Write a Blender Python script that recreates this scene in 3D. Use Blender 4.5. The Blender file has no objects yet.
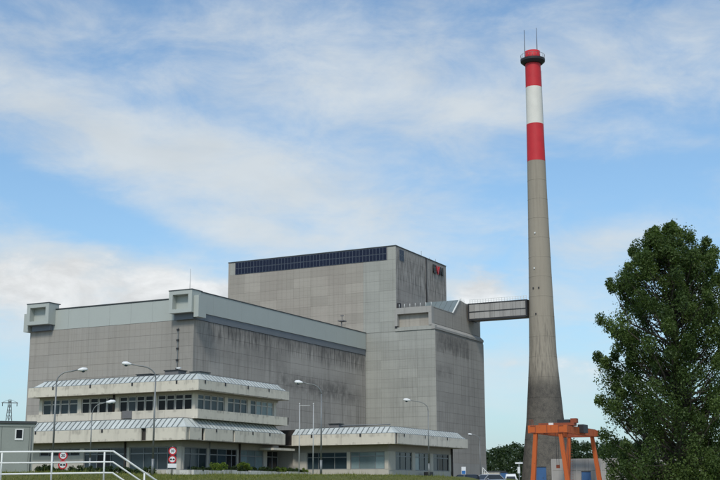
import bpy, math, random
import numpy as np
from mathutils import Matrix, Vector
random.seed(7); rng = np.random.default_rng(7)
R = math.radians
scene = bpy.context.scene
COL = scene.collection

# ------------------------------------------------------------------ camera
cam_d = bpy.data.cameras.new('camera'); cam = bpy.data.objects.new('camera', cam_d); COL.objects.link(cam)
cam_d.sensor_width = 36.0; cam_d.lens = 58.23; cam_d.clip_start = 0.2; cam_d.clip_end = 12000
_p, _r, _y = R(11.930), R(-0.13), R(27.204)
_fw = Vector((-math.sin(_y)*math.cos(_p), math.cos(_y)*math.cos(_p), math.sin(_p)))
_rt = Vector((math.cos(_y), math.sin(_y), 0)); _up = _rt.cross(_fw)
_rr = _rt*math.cos(_r) + _up*math.sin(_r); _uu = _up*math.cos(_r) - _rt*math.sin(_r)
_m = Matrix((_rr, _uu, -_fw)).transposed().to_4x4(); _m.translation = (0, 0, -1.0)
cam.matrix_world = _m
scene.camera = cam

# ------------------------------------------------------------------ light, sky, exposure
SUN_EL, SUN_AZ = 47.0, 163.0        # compass style: 0 = +Y, clockwise
scene.view_settings.view_transform = 'Standard'
scene.view_settings.look = 'None'
scene.view_settings.exposure = 0.70
scene.cycles.max_bounces = 5; scene.cycles.diffuse_bounces = 3; scene.cycles.glossy_bounces = 2; scene.cycles.transmission_bounces = 2
scene.view_settings.gamma = 1.0
scene.view_settings.use_curve_mapping = False
sun_d = bpy.data.lights.new('sun', 'SUN'); sun_d.energy = 1.3; sun_d.angle = R(10); sun_d.color = (1.0, 0.95, 0.87)
sun = bpy.data.objects.new('sun', sun_d); COL.objects.link(sun)
_sd = Vector((math.sin(R(SUN_AZ))*math.cos(R(SUN_EL)), math.cos(R(SUN_AZ))*math.cos(R(SUN_EL)), math.sin(R(SUN_EL))))
sun.rotation_euler = _sd.to_track_quat('Z', 'Y').to_euler()

class NT:
    """small helper for node trees"""
    def __init__(s, nt): s.nt = nt; nt.nodes.clear()
    def n(s, t, **k):
        o = s.nt.nodes.new(t)
        for a, b in k.items(): setattr(o, a, b)
        return o
    def put(s, sock, v):
        if isinstance(v, bpy.types.NodeSocket): s.nt.links.new(v, sock)
        elif v is not None: sock.default_value = v
    def m(s, op, a, b=None, c=None, clamp=False):
        o = s.n('ShaderNodeMath', operation=op, use_clamp=clamp)
        s.put(o.inputs[0], a); s.put(o.inputs[1], b)
        if c is not None: s.put(o.inputs[2], c)
        return o.outputs[0]
    def add(s, a, b): return s.m('ADD', a, b)
    def sub(s, a, b): return s.m('SUBTRACT', a, b)
    def mul(s, a, b): return s.m('MULTIPLY', a, b)
    def step(s, e0, e1, x):
        o = s.n('ShaderNodeMapRange', interpolation_type='SMOOTHSTEP')
        s.put(o.inputs[0], x); s.put(o.inputs[1], e0); s.put(o.inputs[2], e1)
        o.inputs[3].default_value = 0; o.inputs[4].default_value = 1
        return o.outputs[0]
    def band(s, a, b, soft, x): return s.mul(s.step(a-soft, a+soft, x), s.sub(1.0, s.step(b-soft, b+soft, x)))
    def xyz(s, v):
        o = s.n('ShaderNodeSeparateXYZ'); s.put(o.inputs[0], v); return o.outputs
    def vec(s, x, y, z):
        o = s.n('ShaderNodeCombineXYZ'); s.put(o.inputs[0], x); s.put(o.inputs[1], y); s.put(o.inputs[2], z); return o.outputs[0]
    def scale(s, v, k):
        o = s.n('ShaderNodeVectorMath', operation='MULTIPLY'); s.put(o.inputs[0], v); o.inputs[1].default_value = k; return o.outputs[0]
    def noise(s, v, sc, detail=5, rough=0.55, dist=0.0):
        o = s.n('ShaderNodeTexNoise'); s.put(o.inputs['Vector'], v); o.inputs['Scale'].default_value = sc
        o.inputs['Detail'].default_value = detail; o.inputs['Roughness'].default_value = rough; o.inputs['Distortion'].default_value = dist
        return o.outputs[0]
    def mix(s, f, a, b, kind='MIX'):
        o = s.n('ShaderNodeMix', data_type='RGBA', blend_type=kind)
        s.put(o.inputs[0], f)
        for k, v in ((6, a), (7, b)):
            s.put(o.inputs[k], v if isinstance(v, bpy.types.NodeSocket) else (*v[:3], 1))
        return o.outputs[2]
    def gray(s, v):
        o = s.n('ShaderNodeCombineColor')
        for i in range(3): s.put(o.inputs[i], v)
        return o.outputs[0]

world = bpy.data.worlds.new('World'); scene.world = world; world.use_nodes = True
world.cycles.sampling_method = 'MANUAL'; world.cycles.sample_map_resolution = 512
W = NT(world.node_tree)
sky = W.n('ShaderNodeTexSky', sky_type='NISHITA', sun_disc=False)
sky.sun_elevation = R(SUN_EL); sky.sun_rotation = R(SUN_AZ); sky.air_density = 1.0; sky.dust_density = 0.6; sky.ozone_density = 1.6
dirv = W.n('ShaderNodeTexCoord').outputs['Generated']
dx, dy, dz = W.xyz(dirv)
az = W.mul(W.m('ARCTAN2', dx, dy), 57.29578)
el = W.mul(W.m('ARCSINE', dz), 57.29578)
den = W.m('MAXIMUM', W.add(dz, 0.12), 0.06)
px_, py_ = W.m('DIVIDE', dx, den), W.m('DIVIDE', dy, den)
pv = W.vec(px_, py_, 0.0)
rot = W.n('ShaderNodeVectorRotate', rotation_type='Z_AXIS'); W.put(rot.inputs['Vector'], pv); rot.inputs['Angle'].default_value = R(-32)
pr = rot.outputs[0]
n_big = W.noise(W.scale(pr, (0.55, 1.0, 1.0)), 1.3, 6, 0.55, 0.3)
n_str = W.noise(W.scale(pr, (0.75, 1.25, 1.0)), 2.4, 7, 0.55, 0.5)
n_puf = W.noise(W.vec(W.mul(az, 0.05), W.mul(el, 0.11), 0.3), 3.0, 7, 0.55, 0.2)
n_mot = W.noise(W.vec(W.mul(az, 0.10), W.mul(el, 0.20), 1.7), 1.9, 9, 0.64, 0.35)
cover = W.add(0.41, W.add(W.mul(W.sub(n_big, 0.5), 0.85), W.mul(W.sub(n_str, 0.5), 0.55)))
# the layers seen that day: (azimuth, elevation, half length, half width, tilt, amount)
for a, e, wl, ww, t, amp in (
        (-36.5, 16.0, 13, 2.3, -16, 0.42), (-29.5, 20.6, 8, 2.6, -8, 0.30), (-33.8, 17.9, 6, 0.9, -10, -0.22),
        (-41.5, 13.1, 7.5, 1.15, -17, -0.50), (-41.5, 9.6, 7.5, 1.9, 2, 0.60), (-34.0, 12.5, 6, 0.9, -10, 0.24),
        (-15.5, 11.6, 3.5, 1.0, -4, 0.40), (-12.5, 20.3, 6, 2.0, 10, 0.26), (-11.0, 15.0, 5, 1.6, 0, -0.18),
        (-21.9, 9.5, 2.6, 0.8, 3, 0.40), (-22.5, 18.6, 4.5, 1.5, -6, 0.24), (-20.3, 13.8, 4, 1.3, 0, -0.20),
        (-43.5, 20.3, 3.5, 1.2, 0, -0.12), (-19.0, 5.0, 6, 1.6, 0, 0.22)):
    c, s_ = math.cos(R(t)), math.sin(R(t))
    u = W.sub(az, a); v = W.sub(el, e)
    p = W.m('DIVIDE', W.add(W.mul(u, c), W.mul(v, s_)), wl)
    q = W.m('DIVIDE', W.sub(W.mul(v, c), W.mul(u, s_)), ww)
    g = W.m('EXPONENT', W.mul(W.add(W.mul(p, p), W.mul(q, q)), -1.0))
    cover = W.add(cover, W.mul(g, amp))
fluff = W.mul(W.sub(n_puf, 0.5), W.mul(W.sub(1.0, W.step(9.0, 15.0, el)), 1.1))
cover = W.add(W.add(cover, fluff), W.mul(W.sub(n_mot, 0.5), 1.0))
cover = W.mul(W.step(0.12, 0.95, cover), W.add(0.40, W.mul(W.step(2.0, 10.0, el), 0.60)))
haze_f = W.mul(W.m('EXPONENT', W.mul(W.m('ABSOLUTE', el), -0.11)), 0.80)
shade = W.add(0.80, W.mul(n_puf, 0.34))
cloud_col = W.mix(1.0, (4.30, 4.62, 4.80), W.gray(shade), 'MULTIPLY')
blue = W.mix(1.0, sky.outputs[0], (0.75, 0.92, 0.98), 'MULTIPLY')
c1 = W.mix(haze_f, blue, (2.25, 3.05, 3.7))
c2 = W.mix(W.mul(cover, 0.90), c1, cloud_col)
# low cumulus heads
n_cu = W.noise(W.vec(W.mul(az, 0.16), W.mul(el, 0.34), 4.2), 1.0, 9, 0.60, 0.15)
def lump(a, e, wa, we, k):
    p = W.m('DIVIDE', W.sub(az, a), wa); q = W.m('DIVIDE', W.sub(el, e), we)
    return W.mul(W.m('EXPONENT', W.mul(W.add(W.mul(p, p), W.mul(q, q)), -1.0)), k)
lum = W.add(W.add(lump(-42.5, 9.6, 5.5, 1.9, 0.42), lump(-35.5, 8.8, 3.0, 1.5, 0.30)), W.add(lump(-21.5, 9.0, 2.2, 1.0, 0.32), lump(-18.5, 5.5, 3.0, 1.0, 0.2)))
cu = W.mul(W.step(0.62, 0.80, W.add(n_cu, lum)), W.sub(1.0, W.step(10.5, 13.5, el)))
cu_sh = W.add(0.78, W.mul(W.step(0.35, 0.75, n_mot), 0.40))
c2 = W.mix(W.mul(cu, 0.85), c2, W.mix(1.0, (5.2, 5.3, 5.35), W.gray(cu_sh), 'MULTIPLY'))
bg = W.n('ShaderNodeBackground'); W.put(bg.inputs[0], c2); bg.inputs[1].default_value = 0.1
wo = W.n('ShaderNodeOutputWorld'); W.put(wo.inputs[0], bg.outputs[0])

# ------------------------------------------------------------------ mesh helpers
class MB:
    def __init__(s): s.v = []; s.f = []; s.mi = []; s.sm = []; s.cur = 0
    def poly(s, pts, faces, smooth=False):
        b = len(s.v); s.v += [tuple(p) for p in pts]
        for f in faces: s.f.append([b+i for i in f]); s.mi.append(s.cur); s.sm.append(smooth)
        return s
    def box(s, x0, x1, y0, y1, z0, z1):
        x0, x1 = min(x0, x1), max(x0, x1); y0, y1 = min(y0, y1), max(y0, y1)
        return s.poly([(x0,y0,z0),(x1,y0,z0),(x1,y1,z0),(x0,y1,z0),(x0,y0,z1),(x1,y0,z1),(x1,y1,z1),(x0,y1,z1)],
                      [(0,3,2,1),(4,5,6,7),(0,1,5,4),(1,2,6,5),(2,3,7,6),(3,0,4,7)])
    def prism(s, ring, off):      # planar ring extruded by vector off
        n = len(ring); o = Vector(off); b = [Vector(p) for p in ring]; t = [p+o for p in b]
        fs = [list(range(n))[::-1], list(range(n, 2*n))] + [(i, (i+1) % n, n+(i+1) % n, n+i) for i in range(n)]
        return s.poly(b+t, fs)
    def tube(s, pts, rad, n=8, smooth=True, caps=True):
        P = [Vector(p) for p in pts]; k = len(P)
        if not hasattr(rad, '__len__'): rad = [rad]*k
        ring = []; prev = None
        for i in range(k):
            d = (P[min(i+1, k-1)]-P[max(i-1, 0)]).normalized()
            a = prev if prev is not None else (Vector((0,0,1)) if abs(d.z) < .9 else Vector((1,0,0)))
            x = (a - d*a.dot(d)).normalized(); prev = x; y = d.cross(x)
            ring += [P[i]+(x*math.cos(2*math.pi*j/n)+y*math.sin(2*math.pi*j/n))*rad[i] for j in range(n)]
        fs = [(i*n+j, i*n+(j+1) % n, (i+1)*n+(j+1) % n, (i+1)*n+j) for i in range(k-1) for j in range(n)]
        s.poly(ring, fs, smooth)
        if caps:
            b = len(s.v)-k*n
            for f in ([b+j for j in range(n)][::-1], [b+(k-1)*n+j for j in range(n)]):
                s.f.append(f); s.mi.append(s.cur); s.sm.append(False)
        return s
    def lathe(s, prof, cx=0, cy=0, n=32, smooth=True, caps=False):
        ring = [(cx+r*math.cos(2*math.pi*j/n), cy+r*math.sin(2*math.pi*j/n), z) for r, z in prof for j in range(n)]
        fs = [(i*n+j, i*n+(j+1) % n, (i+1)*n+(j+1) % n, (i+1)*n+j) for i in range(len(prof)-1) for j in range(n)]
        if caps: fs += [list(range(n))[::-1], [(len(prof)-1)*n+j for j in range(n)]]
        return s.poly(ring, fs, smooth)
    def bar(s, a, b, w, h=None):  # rectangular bar from a to b
        a, b = Vector(a), Vector(b); h = h or w; d = (b-a).normalized()
        up = Vector((0,0,1)) if abs(d.z) < .95 else Vector((0,1,0))
        x = d.cross(up).normalized()*w/2; y = x.cross(d).normalized()*h/2
        return s.poly([a-x-y, a+x-y, a+x+y, a-x+y, b-x-y, b+x-y, b+x+y, b-x+y],
                      [(0,3,2,1),(4,5,6,7),(0,1,5,4),(1,2,6,5),(2,3,7,6),(3,0,4,7)])
    def mesh(s, name, mats, off=(0,0,0)):
        me = bpy.data.meshes.new(name); ox, oy, oz = off
        me.from_pydata([(x-ox, y-oy, z-oz) for x, y, z in s.v], [], s.f)
        for m in (mats if isinstance(mats, (list, tuple)) else [mats]): me.materials.append(m)
        me.polygons.foreach_set('material_index', s.mi); me.polygons.foreach_set('use_smooth', s.sm); me.update()
        return me

def base_of(o):
    p = Vector((0,0,0))
    while o is not None: p += o.location; o = o.parent
    return p
def link(name, me, parent=None, loc=(0,0,0)):
    o = bpy.data.objects.new(name, me); COL.objects.link(o); o.location = loc; o.parent = parent; return o
def part(name, mb, mat, parent, kind=None):
    """mesh given in world coordinates, made a child of parent"""
    o = link(name, mb.mesh(name, mat, base_of(parent)), parent)
    if kind: o['kind'] = kind
    return o
def tag(o, label, cat, group=None):
    o['label'] = label; o['category'] = cat
    if group: o['group'] = group
    return o
def thing(name, loc, label, cat, group=None, rz=0):
    o = bpy.data.objects.new(name, None); COL.objects.link(o); o.location = loc; o.rotation_euler = (0,0,rz)
    o.empty_display_size = 0.5
    return tag(o, label, cat, group)
def lpart(name, mb, mat, parent):          # mesh given in the thing's own local coordinates
    return link(name, mb.mesh(name, mat), parent)
def copy_tree(o, parent=None):
    c = o.copy(); COL.objects.link(c); c.parent = parent
    for ch in [k for k in bpy.data.objects if k.parent == o]: copy_tree(ch, c)
    return c
def fast_mesh(name, V, F, mat, tint=None):
    me = bpy.data.meshes.new(name); nv, nf, k = len(V), len(F), F.shape[1]
    me.vertices.add(nv); me.vertices.foreach_set('co', V.astype(np.float32).ravel())
    me.loops.add(nf*k); me.loops.foreach_set('vertex_index', F.astype(np.int32).ravel())
    me.polygons.add(nf); me.polygons.foreach_set('loop_start', np.arange(0, nf*k, k, dtype=np.int32))
    me.materials.append(mat)
    if tint is not None:
        a = me.attributes.new('tint', 'FLOAT', 'FACE'); a.data.foreach_set('value', tint.astype(np.float32))
    me.update(calc_edges=True); return me

# ------------------------------------------------------------------ materials
MATS = {}
def plain(name, col, rough=0.6, metal=0.0, var=0.10, sc=1.5, spec=0.4, bump=0.0, rnd=0):
    m = bpy.data.materials.new(name); m.use_nodes = True; T = NT(m.node_tree)
    pos = T.n('ShaderNodeNewGeometry').outputs['Position']
    n1 = T.noise(pos, sc, 6); n2 = T.noise(pos, sc*9, 3)
    f = T.add(1-var, T.add(T.mul(n1, var*1.3), T.mul(n2, var*0.7)))
    if rnd: f = T.mul(f, T.add(1-rnd/2, T.mul(T.n('ShaderNodeObjectInfo').outputs['Random'], rnd)))
    b = T.n('ShaderNodeBsdfPrincipled'); T.put(b.inputs['Base Color'], T.mix(1.0, col, T.gray(f), 'MULTIPLY'))
    T.put(b.inputs['Roughness'], T.m('ADD', rough-0.06, T.mul(n2, 0.12), clamp=True)); b.inputs['Metallic'].default_value = metal
    b.inputs['Specular IOR Level'].default_value = spec
    if bump:
        bp = T.n('ShaderNodeBump'); bp.inputs['Strength'].default_value = bump; bp.inputs['Distance'].default_value = 0.02
        T.put(bp.inputs['Height'], n2); T.put(b.inputs['Normal'], bp.outputs[0])
    o = T.n('ShaderNodeOutputMaterial'); T.put(o.inputs[0], b.outputs[0]); MATS[name] = m; return m

def concrete(name, col, dark=(0.10,0.095,0.09), grid=None, stains=(), rnd=0.14, warm=None, streak=0.16, var=0.24):
    """weathered concrete; stains = list of (axis ranges..., strength, kind)"""
    m = bpy.data.materials.new(name); m.use_nodes = True; T = NT(m.node_tree)
    pos = T.n('ShaderNodeNewGeometry').outputs['Position']; X, Y, Z = T.xyz(pos)
    h = T.add(X, T.mul(Y, 1.0))
    big = T.noise(pos, 0.11, 6, 0.6); mid = T.noise(pos, 0.7, 5, 0.6); fine = T.noise(pos, 5.0, 3, 0.6)
    sv = T.vec(T.mul(X, 1.0), T.mul(Y, 1.0), T.mul(Z, 0.035)); st = T.noise(sv, 1.1, 4, 0.6)
    st3 = T.noise(T.vec(X, Y, T.mul(Z, 0.25)), 2.2, 4, 0.65)
    st2 = T.noise(T.vec(X, Y, T.mul(Z, 0.09)), 2.6, 3, 0.6)
    f = T.add(1-var*0.75, T.add(T.mul(big, var*0.8), T.add(T.mul(mid, var*0.4), T.mul(fine, var*0.3))))
    f = T.mul(f, T.sub(1.0, T.mul(T.step(0.50, 0.72, st), streak)))
    if rnd:
        r = T.n('ShaderNodeObjectInfo').outputs['Random']
        f = T.mul(f, T.add(1-rnd/2, T.mul(r, rnd)))
    if grid:
        gh, gz = grid
        a = T.m('FRACT', T.m('DIVIDE', T.add(h, 2000.0), gh)); b_ = T.m('FRACT', T.m('DIVIDE', T.add(Z, 50.0), gz))
        la = T.m('LESS_THAN', a, 0.09/gh); lb = T.m('LESS_THAN', b_, 0.08/gz)
        f = T.mul(f, T.sub(1.0, T.mul(T.m('MAXIMUM', la, lb), 0.12)))
    c = T.mix(1.0, col, T.gray(f), 'MULTIPLY')
    if warm: c = T.mix(T.mul(T.step(0.42, 0.62, T.noise(pos, 0.06, 4)), 0.6), c, T.mix(1.0, warm, T.gray(f), 'MULTIPLY'))
    for (ax, a0, a1, z0, z1, soft, amt, kind) in stains:
        A = {'x': X, 'y': Y}[ax] if ax else None
        zz = T.add(Z, T.mul(T.sub(st, 0.5), {'smear': 1.5, 'drip': 0.9}.get(kind, 5.0)))
        k = T.band(z0, z1, soft, zz)
        if A is not None: k = T.mul(k, T.band(a0, a1, soft*1.5, A))
        if kind == 'streak': k = T.mul(k, T.step(0.40, 0.74, st2))
        elif kind == 'smear': k = T.mul(k, T.step(0.30, 0.66, T.add(T.mul(mid, 0.6), T.mul(st2, 0.4))))
        elif kind == 'drip': k = T.mul(k, T.step(0.44, 0.70, st3))
        elif kind == 'base': k = T.mul(k, T.add(0.62, T.mul(T.step(0.3, 0.7, T.add(T.mul(mid, 0.5), T.mul(fine, 0.5))), 0.38)))
        elif kind == 'dirt': k = T.mul(k, T.add(0.35, T.mul(T.step(0.35, 0.7, T.add(T.mul(mid, 0.5), T.mul(st2, 0.5))), 0.65)))
        c = T.mix(T.mul(k, amt), c, dark)
    b = T.n('ShaderNodeBsdfPrincipled'); T.put(b.inputs['Base Color'], c); b.inputs['Roughness'].default_value = 0.88
    b.inputs['Specular IOR Level'].default_value = 0.25
    bp = T.n('ShaderNodeBump'); bp.inputs['Strength'].default_value = 0.25; bp.inputs['Distance'].default_value = 0.03
    T.put(bp.inputs['Height'], T.add(mid, T.mul(fine, 0.5))); T.put(b.inputs['Normal'], bp.outputs[0])
    o = T.n('ShaderNodeOutputMaterial'); T.put(o.inputs[0], b.outputs[0]); MATS[name] = m; return m

def leafy(name, c0, c1, trans=0.3):
    m = bpy.data.materials.new(name); m.use_nodes = True; T = NT(m.node_tree)
    t = T.n('ShaderNodeAttribute', attribute_name='tint').outputs['Fac']
    col = T.mix(t, c0, c1)
    b = T.n('ShaderNodeBsdfPrincipled'); T.put(b.inputs['Base Color'], col); b.inputs['Roughness'].default_value = 0.55; b.inputs['Specular IOR Level'].default_value = 0.3
    tr = T.n('ShaderNodeBsdfTranslucent'); T.put(tr.inputs[0], T.mix(1.0, col, (1.1, 1.3, 0.5), 'MULTIPLY'))
    mx = T.n('ShaderNodeMixShader'); mx.inputs[0].default_value = trans
    T.put(mx.inputs[1], b.outputs[0]); T.put(mx.inputs[2], tr.outputs[0])
    o = T.n('ShaderNodeOutputMaterial'); T.put(o.inputs[0], mx.outputs[0]); MATS[name] = m; return m

M_turb_f = concrete('turbine_front_concrete', (0.345,0.322,0.284), grid=(1.27,1.25), rnd=0.10, streak=0.12, warm=(0.35,0.32,0.275),
                    stains=[('x', -134, -127, 20, 31, 2, 0.25, 'dirt')])
M_turb_s = concrete('turbine_side_concrete', (0.39,0.358,0.315), grid=(1.277,1.25), rnd=0.14, streak=0.3, dark=(0.07,0.066,0.062),
                    stains=[('y', 181, 252, 26.6, 31.5, 1.3, 0.80, 'streak'), ('y', 190, 252, 28.3, 31.5, .8, 0.55, 'dirt'), ('y', 181, 215, 23, 31, 1.8, 0.40, 'dirt'), ('y', 210, 244, 19.6, 22.0, 2.6, 0.95, 'smear'), ('y', 224, 250, 18.6, 20.6, 2.0, 0.6, 'smear'),
                            ('y', 228, 251, 26, 30.5, 1, 0.4, 'dirt'), ('y', 200, 248, 10, 18, 2, 0.25, 'streak')])
M_rea_f = concrete('reactor_front_warm_concrete', (0.375,0.342,0.292), grid=(1.25,1.2), rnd=0.17, streak=0.10, warm=(0.36,0.32,0.275))
M_rea_g = concrete('reactor_front_grey_concrete', (0.365,0.362,0.322), grid=(1.25,1.2), rnd=0.13, streak=0.16,
                   stains=[('x', -121, -113, 12, 30, 3, 0.22, 'streak')])
M_rea_s = concrete('reactor_side_concrete', (0.365,0.335,0.294), grid=(1.3,1.2), rnd=0.12, streak=0.2, dark=(0.07,0.066,0.062),
                   stains=[('y', 252.5, 273, 30.5, 35.2, 0.8, 0.8, 'dirt'), ('y', 252, 262, 24, 27, 1, 0.4, 'smear'), ('y', 252, 284, 8, 22, 3, 0.2, 'streak')])
M_rea_u = concrete('reactor_upper_side_concrete', (0.40,0.37,0.335), grid=(1.3,1.2), rnd=0.1, streak=0.3, dark=(0.06,0.056,0.053),
                   stains=[('y', 251, 284, 46.5, 55.8, 2.0, 0.92, 'streak'), ('y', 251, 284, 41, 47, 1.5, 0.35, 'dirt')])
M_core = concrete('joint_concrete', (0.25,0.235,0.212), rnd=0, streak=0.1)
M_plinth = concrete('plinth_concrete', (0.36,0.345,0.315), rnd=0.06)
M_fascia = concrete('cream_fascia_concrete', (0.68,0.622,0.515), rnd=0.05, streak=0.22, var=0.20, dark=(0.17,0.15,0.13),
    stains=[(None, 0, 0, 8.72, 9.4, .12, .42, 'drip'), (None, 0, 0, 4.05, 4.7, .12, .42, 'drip'), (None, 0, 0, 6.05, 6.6, .1, .5, 'drip'), (None, 0, 0, 3.0, 3.42, .06, .5, 'drip'), (None, 0, 0, 7.9, 8.22, .06, .5, 'drip'), (None, 0, 0, 5.2, 5.55, .06, .45, 'drip')])
M_cream = concrete('cream_wall_concrete', (0.52,0.485,0.415), rnd=0.04, streak=0.12, var=0.14)
M_lintel = concrete('shaded_grey_beige_render', (0.38,0.35,0.30), rnd=0, streak=0.1)  # grey-beige darkened so the overhang's shade sits in the colour
M_planter = concrete('whitewashed_planter', (0.62,0.60,0.55), rnd=0.1, streak=0.25, stains=[(None, 0, 0, .2, .7, .1, .4, 'drip')])
M_chim = concrete('chimney_concrete', (0.345,0.302,0.236), grid=None, rnd=0, streak=0.16, var=0.2, dark=(0.07,0.064,0.057),
                  stains=[(None, 0, 0, -8, 24.5, 3.0, 1.0, 'base'), (None, 0, 0, 20, 40, 5, 0.5, 'streak')])
M_wallc = concrete('yard_wall_concrete', (0.37,0.35,0.32), rnd=0.08, streak=0.25)
M_slab = concrete('pale_concrete', (0.42,0.40,0.37), rnd=0)
M_clad = plain('pale_green_grey_cladding', (0.43,0.455,0.415), 0.5, 0.0, 0.07, 0.3)
M_clad_s = M_clad
M_darkband = plain('blue_grey_band', (0.15,0.165,0.18), 0.5, 0.0, 0.15, 0.4)
M_cope = plain('dark_coping', (0.07,0.075,0.075), 0.5, 0.3)
M_zinc = plain('zinc_sheet', (0.61,0.63,0.585), 0.42, 0.2, 0.25, 1.2, rnd=0.22)
M_zincd = plain('zinc_seam', (0.30,0.32,0.315), 0.5, 0.4)
M_teal = plain('teal_roof_metal', (0.20,0.245,0.255), 0.5, 0.2, 0.25, 0.6)
M_glass = plain('dark_window_glass', (0.010,0.012,0.015), 0.07, 0.0, 0.3, 0.5, spec=0.16, rnd=0.8)
M_glassb = plain('blue_window_glass', (0.028,0.046,0.056), 0.07, 0.0, 0.4, 0.9, spec=0.38, rnd=0.9)
M_curt = plain('curtained_window_glass', (0.20,0.265,0.27), 0.12, 0.0, 0.3, 1.2, spec=0.5, rnd=0.5)
M_alu = plain('pale_window_frame', (0.55,0.53,0.48), 0.5, 0.1, 0.1)
M_alud = plain('grey_window_frame', (0.25,0.26,0.26), 0.5, 0.2, 0.1)
M_brown = plain('dark_brown_panel', (0.055,0.045,0.04), 0.7, 0, 0.2)
M_greypan = plain('grey_panel', (0.17,0.165,0.165), 0.7, 0, 0.25, 3)
M_pv = plain('solar_cells', (0.012,0.016,0.036), 0.25, 0.0, 0.3, 1.2, spec=0.2)
M_pvf = plain('solar_frame', (0.20,0.22,0.26), 0.4, 0.6)
M_steel = plain('galvanised_steel', (0.23,0.24,0.235), 0.5, 0.5, 0.12, 4)
M_lampw = plain('white_lamp_housing', (0.80,0.80,0.78), 0.35, 0, 0.04)
M_white = plain('white_paint', (0.74,0.74,0.70), 0.5, 0, 0.10, 4)
M_poleg = plain('grey_white_pole', (0.50,0.51,0.50), 0.5, 0.1)
M_rail = plain('white_rail_paint', (0.78,0.78,0.74), 0.45, 0, 0.14, 5)
M_red = plain('chimney_red_paint', (0.56,0.026,0.034), 0.6, 0, 0.26, 0.5)
M_chw = plain('chimney_white_paint', (0.74,0.71,0.63), 0.6, 0, 0.18, 0.5)
M_dark = plain('dark_steel', (0.045,0.045,0.048), 0.55, 0.4, 0.2, 3)
M_orange = plain('orange_crane_paint', (0.44,0.09,0.02), 0.55, 0, 0.4, 0.9)
def worn(name, col, rust):
    m = bpy.data.materials.new(name); m.use_nodes = True; T = NT(m.node_tree)
    pos = T.n('ShaderNodeNewGeometry').outputs['Position']; X, Y, Z = T.xyz(pos)
    n1 = T.noise(pos, 0.9, 7, 0.65); n2 = T.noise(T.vec(T.mul(X, 3), T.mul(Y, 3), T.mul(Z, 0.35)), 1.0, 5, 0.6); n3 = T.noise(pos, 7, 4, 0.6)
    c = T.mix(T.mul(n1, 0.6), col, (col[0]*1.15, col[1]*1.5, col[2]*2.2))
    c = T.mix(T.mul(T.step(0.55, 0.75, n2), 0.65), c, rust); c = T.mix(T.mul(T.step(0.58, 0.7, T.add(T.mul(n1, 0.6), T.mul(n3, 0.4))), 0.8), c, rust)
    b = T.n('ShaderNodeBsdfPrincipled'); T.put(b.inputs['Base Color'], c); b.inputs['Roughness'].default_value = 0.7; b.inputs['Specular IOR Level'].default_value = 0.3
    o = T.n('ShaderNodeOutputMaterial'); T.put(o.inputs[0], b.outputs[0]); return m
M_orange = worn('worn_orange_crane_paint', (0.50,0.10,0.02), (0.16,0.05,0.025))
M_oranged = plain('rusty_crane_paint', (0.28,0.07,0.03), 0.7, 0, 0.5, 1.2)
M_blue = plain('blue_cabin_paint', (0.045,0.12,0.26), 0.5, 0, 0.2, 1.5)
M_shed = plain('grey_green_shed_paint', (0.285,0.305,0.27), 0.55, 0, 0.2, 1.0)
M_shedd = plain('shed_trim', (0.15,0.165,0.155), 0.55, 0, 0.12, 1.0)
M_signr = plain('sign_red', (0.55,0.02,0.03), 0.4, 0, 0.05)
M_signw = plain('sign_white', (0.80,0.80,0.80), 0.4, 0, 0.04)
M_black = plain('sign_black', (0.02,0.02,0.02), 0.5, 0, 0.05)
M_signb = plain('sign_blue', (0.04,0.17,0.45), 0.4, 0, 0.05)
M_bark = plain('bark', (0.085,0.07,0.055), 0.9, 0, 0.4, 6, bump=0.5)
M_duct = concrete('duct_concrete', (0.37,0.352,0.325), rnd=0.2, streak=0.3)
M_tyre = plain('tyre_rubber', (0.02,0.02,0.02), 0.8)
M_rim = plain('wheel_rim', (0.35,0.35,0.36), 0.35, 0.8)
M_carb = plain('dark_car_paint', (0.03,0.032,0.038), 0.25, 0.3, 0.05, spec=0.6)
M_cars = plain('silver_car_paint', (0.42,0.43,0.45), 0.3, 0.5, 0.05, spec=0.6)
M_carw = plain('white_van_paint', (0.75,0.75,0.74), 0.3, 0, 0.05, spec=0.6)
M_carg = plain('car_glass', (0.02,0.024,0.028), 0.06, 0, 0.1, spec=0.7)
M_hlamp = plain('car_headlight', (0.7,0.72,0.74), 0.1, 0.2, 0.05)
M_leaf = leafy('broad_leaves', (0.032,0.062,0.016), (0.135,0.19,0.05), 0.38)
M_leafd = leafy('woodland_leaves', (0.028,0.050,0.022), (0.060,0.094,0.036), 0.3)
M_hedge = leafy('hedge_leaves', (0.020,0.038,0.012), (0.052,0.085,0.022), 0.25)
M_shrub = leafy('yellow_green_shrub_leaves', (0.075,0.13,0.02), (0.19,0.25,0.035), 0.3)
M_grass = leafy('grass_blades', (0.10,0.14,0.025), (0.27,0.25,0.07), 0.3)

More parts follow.
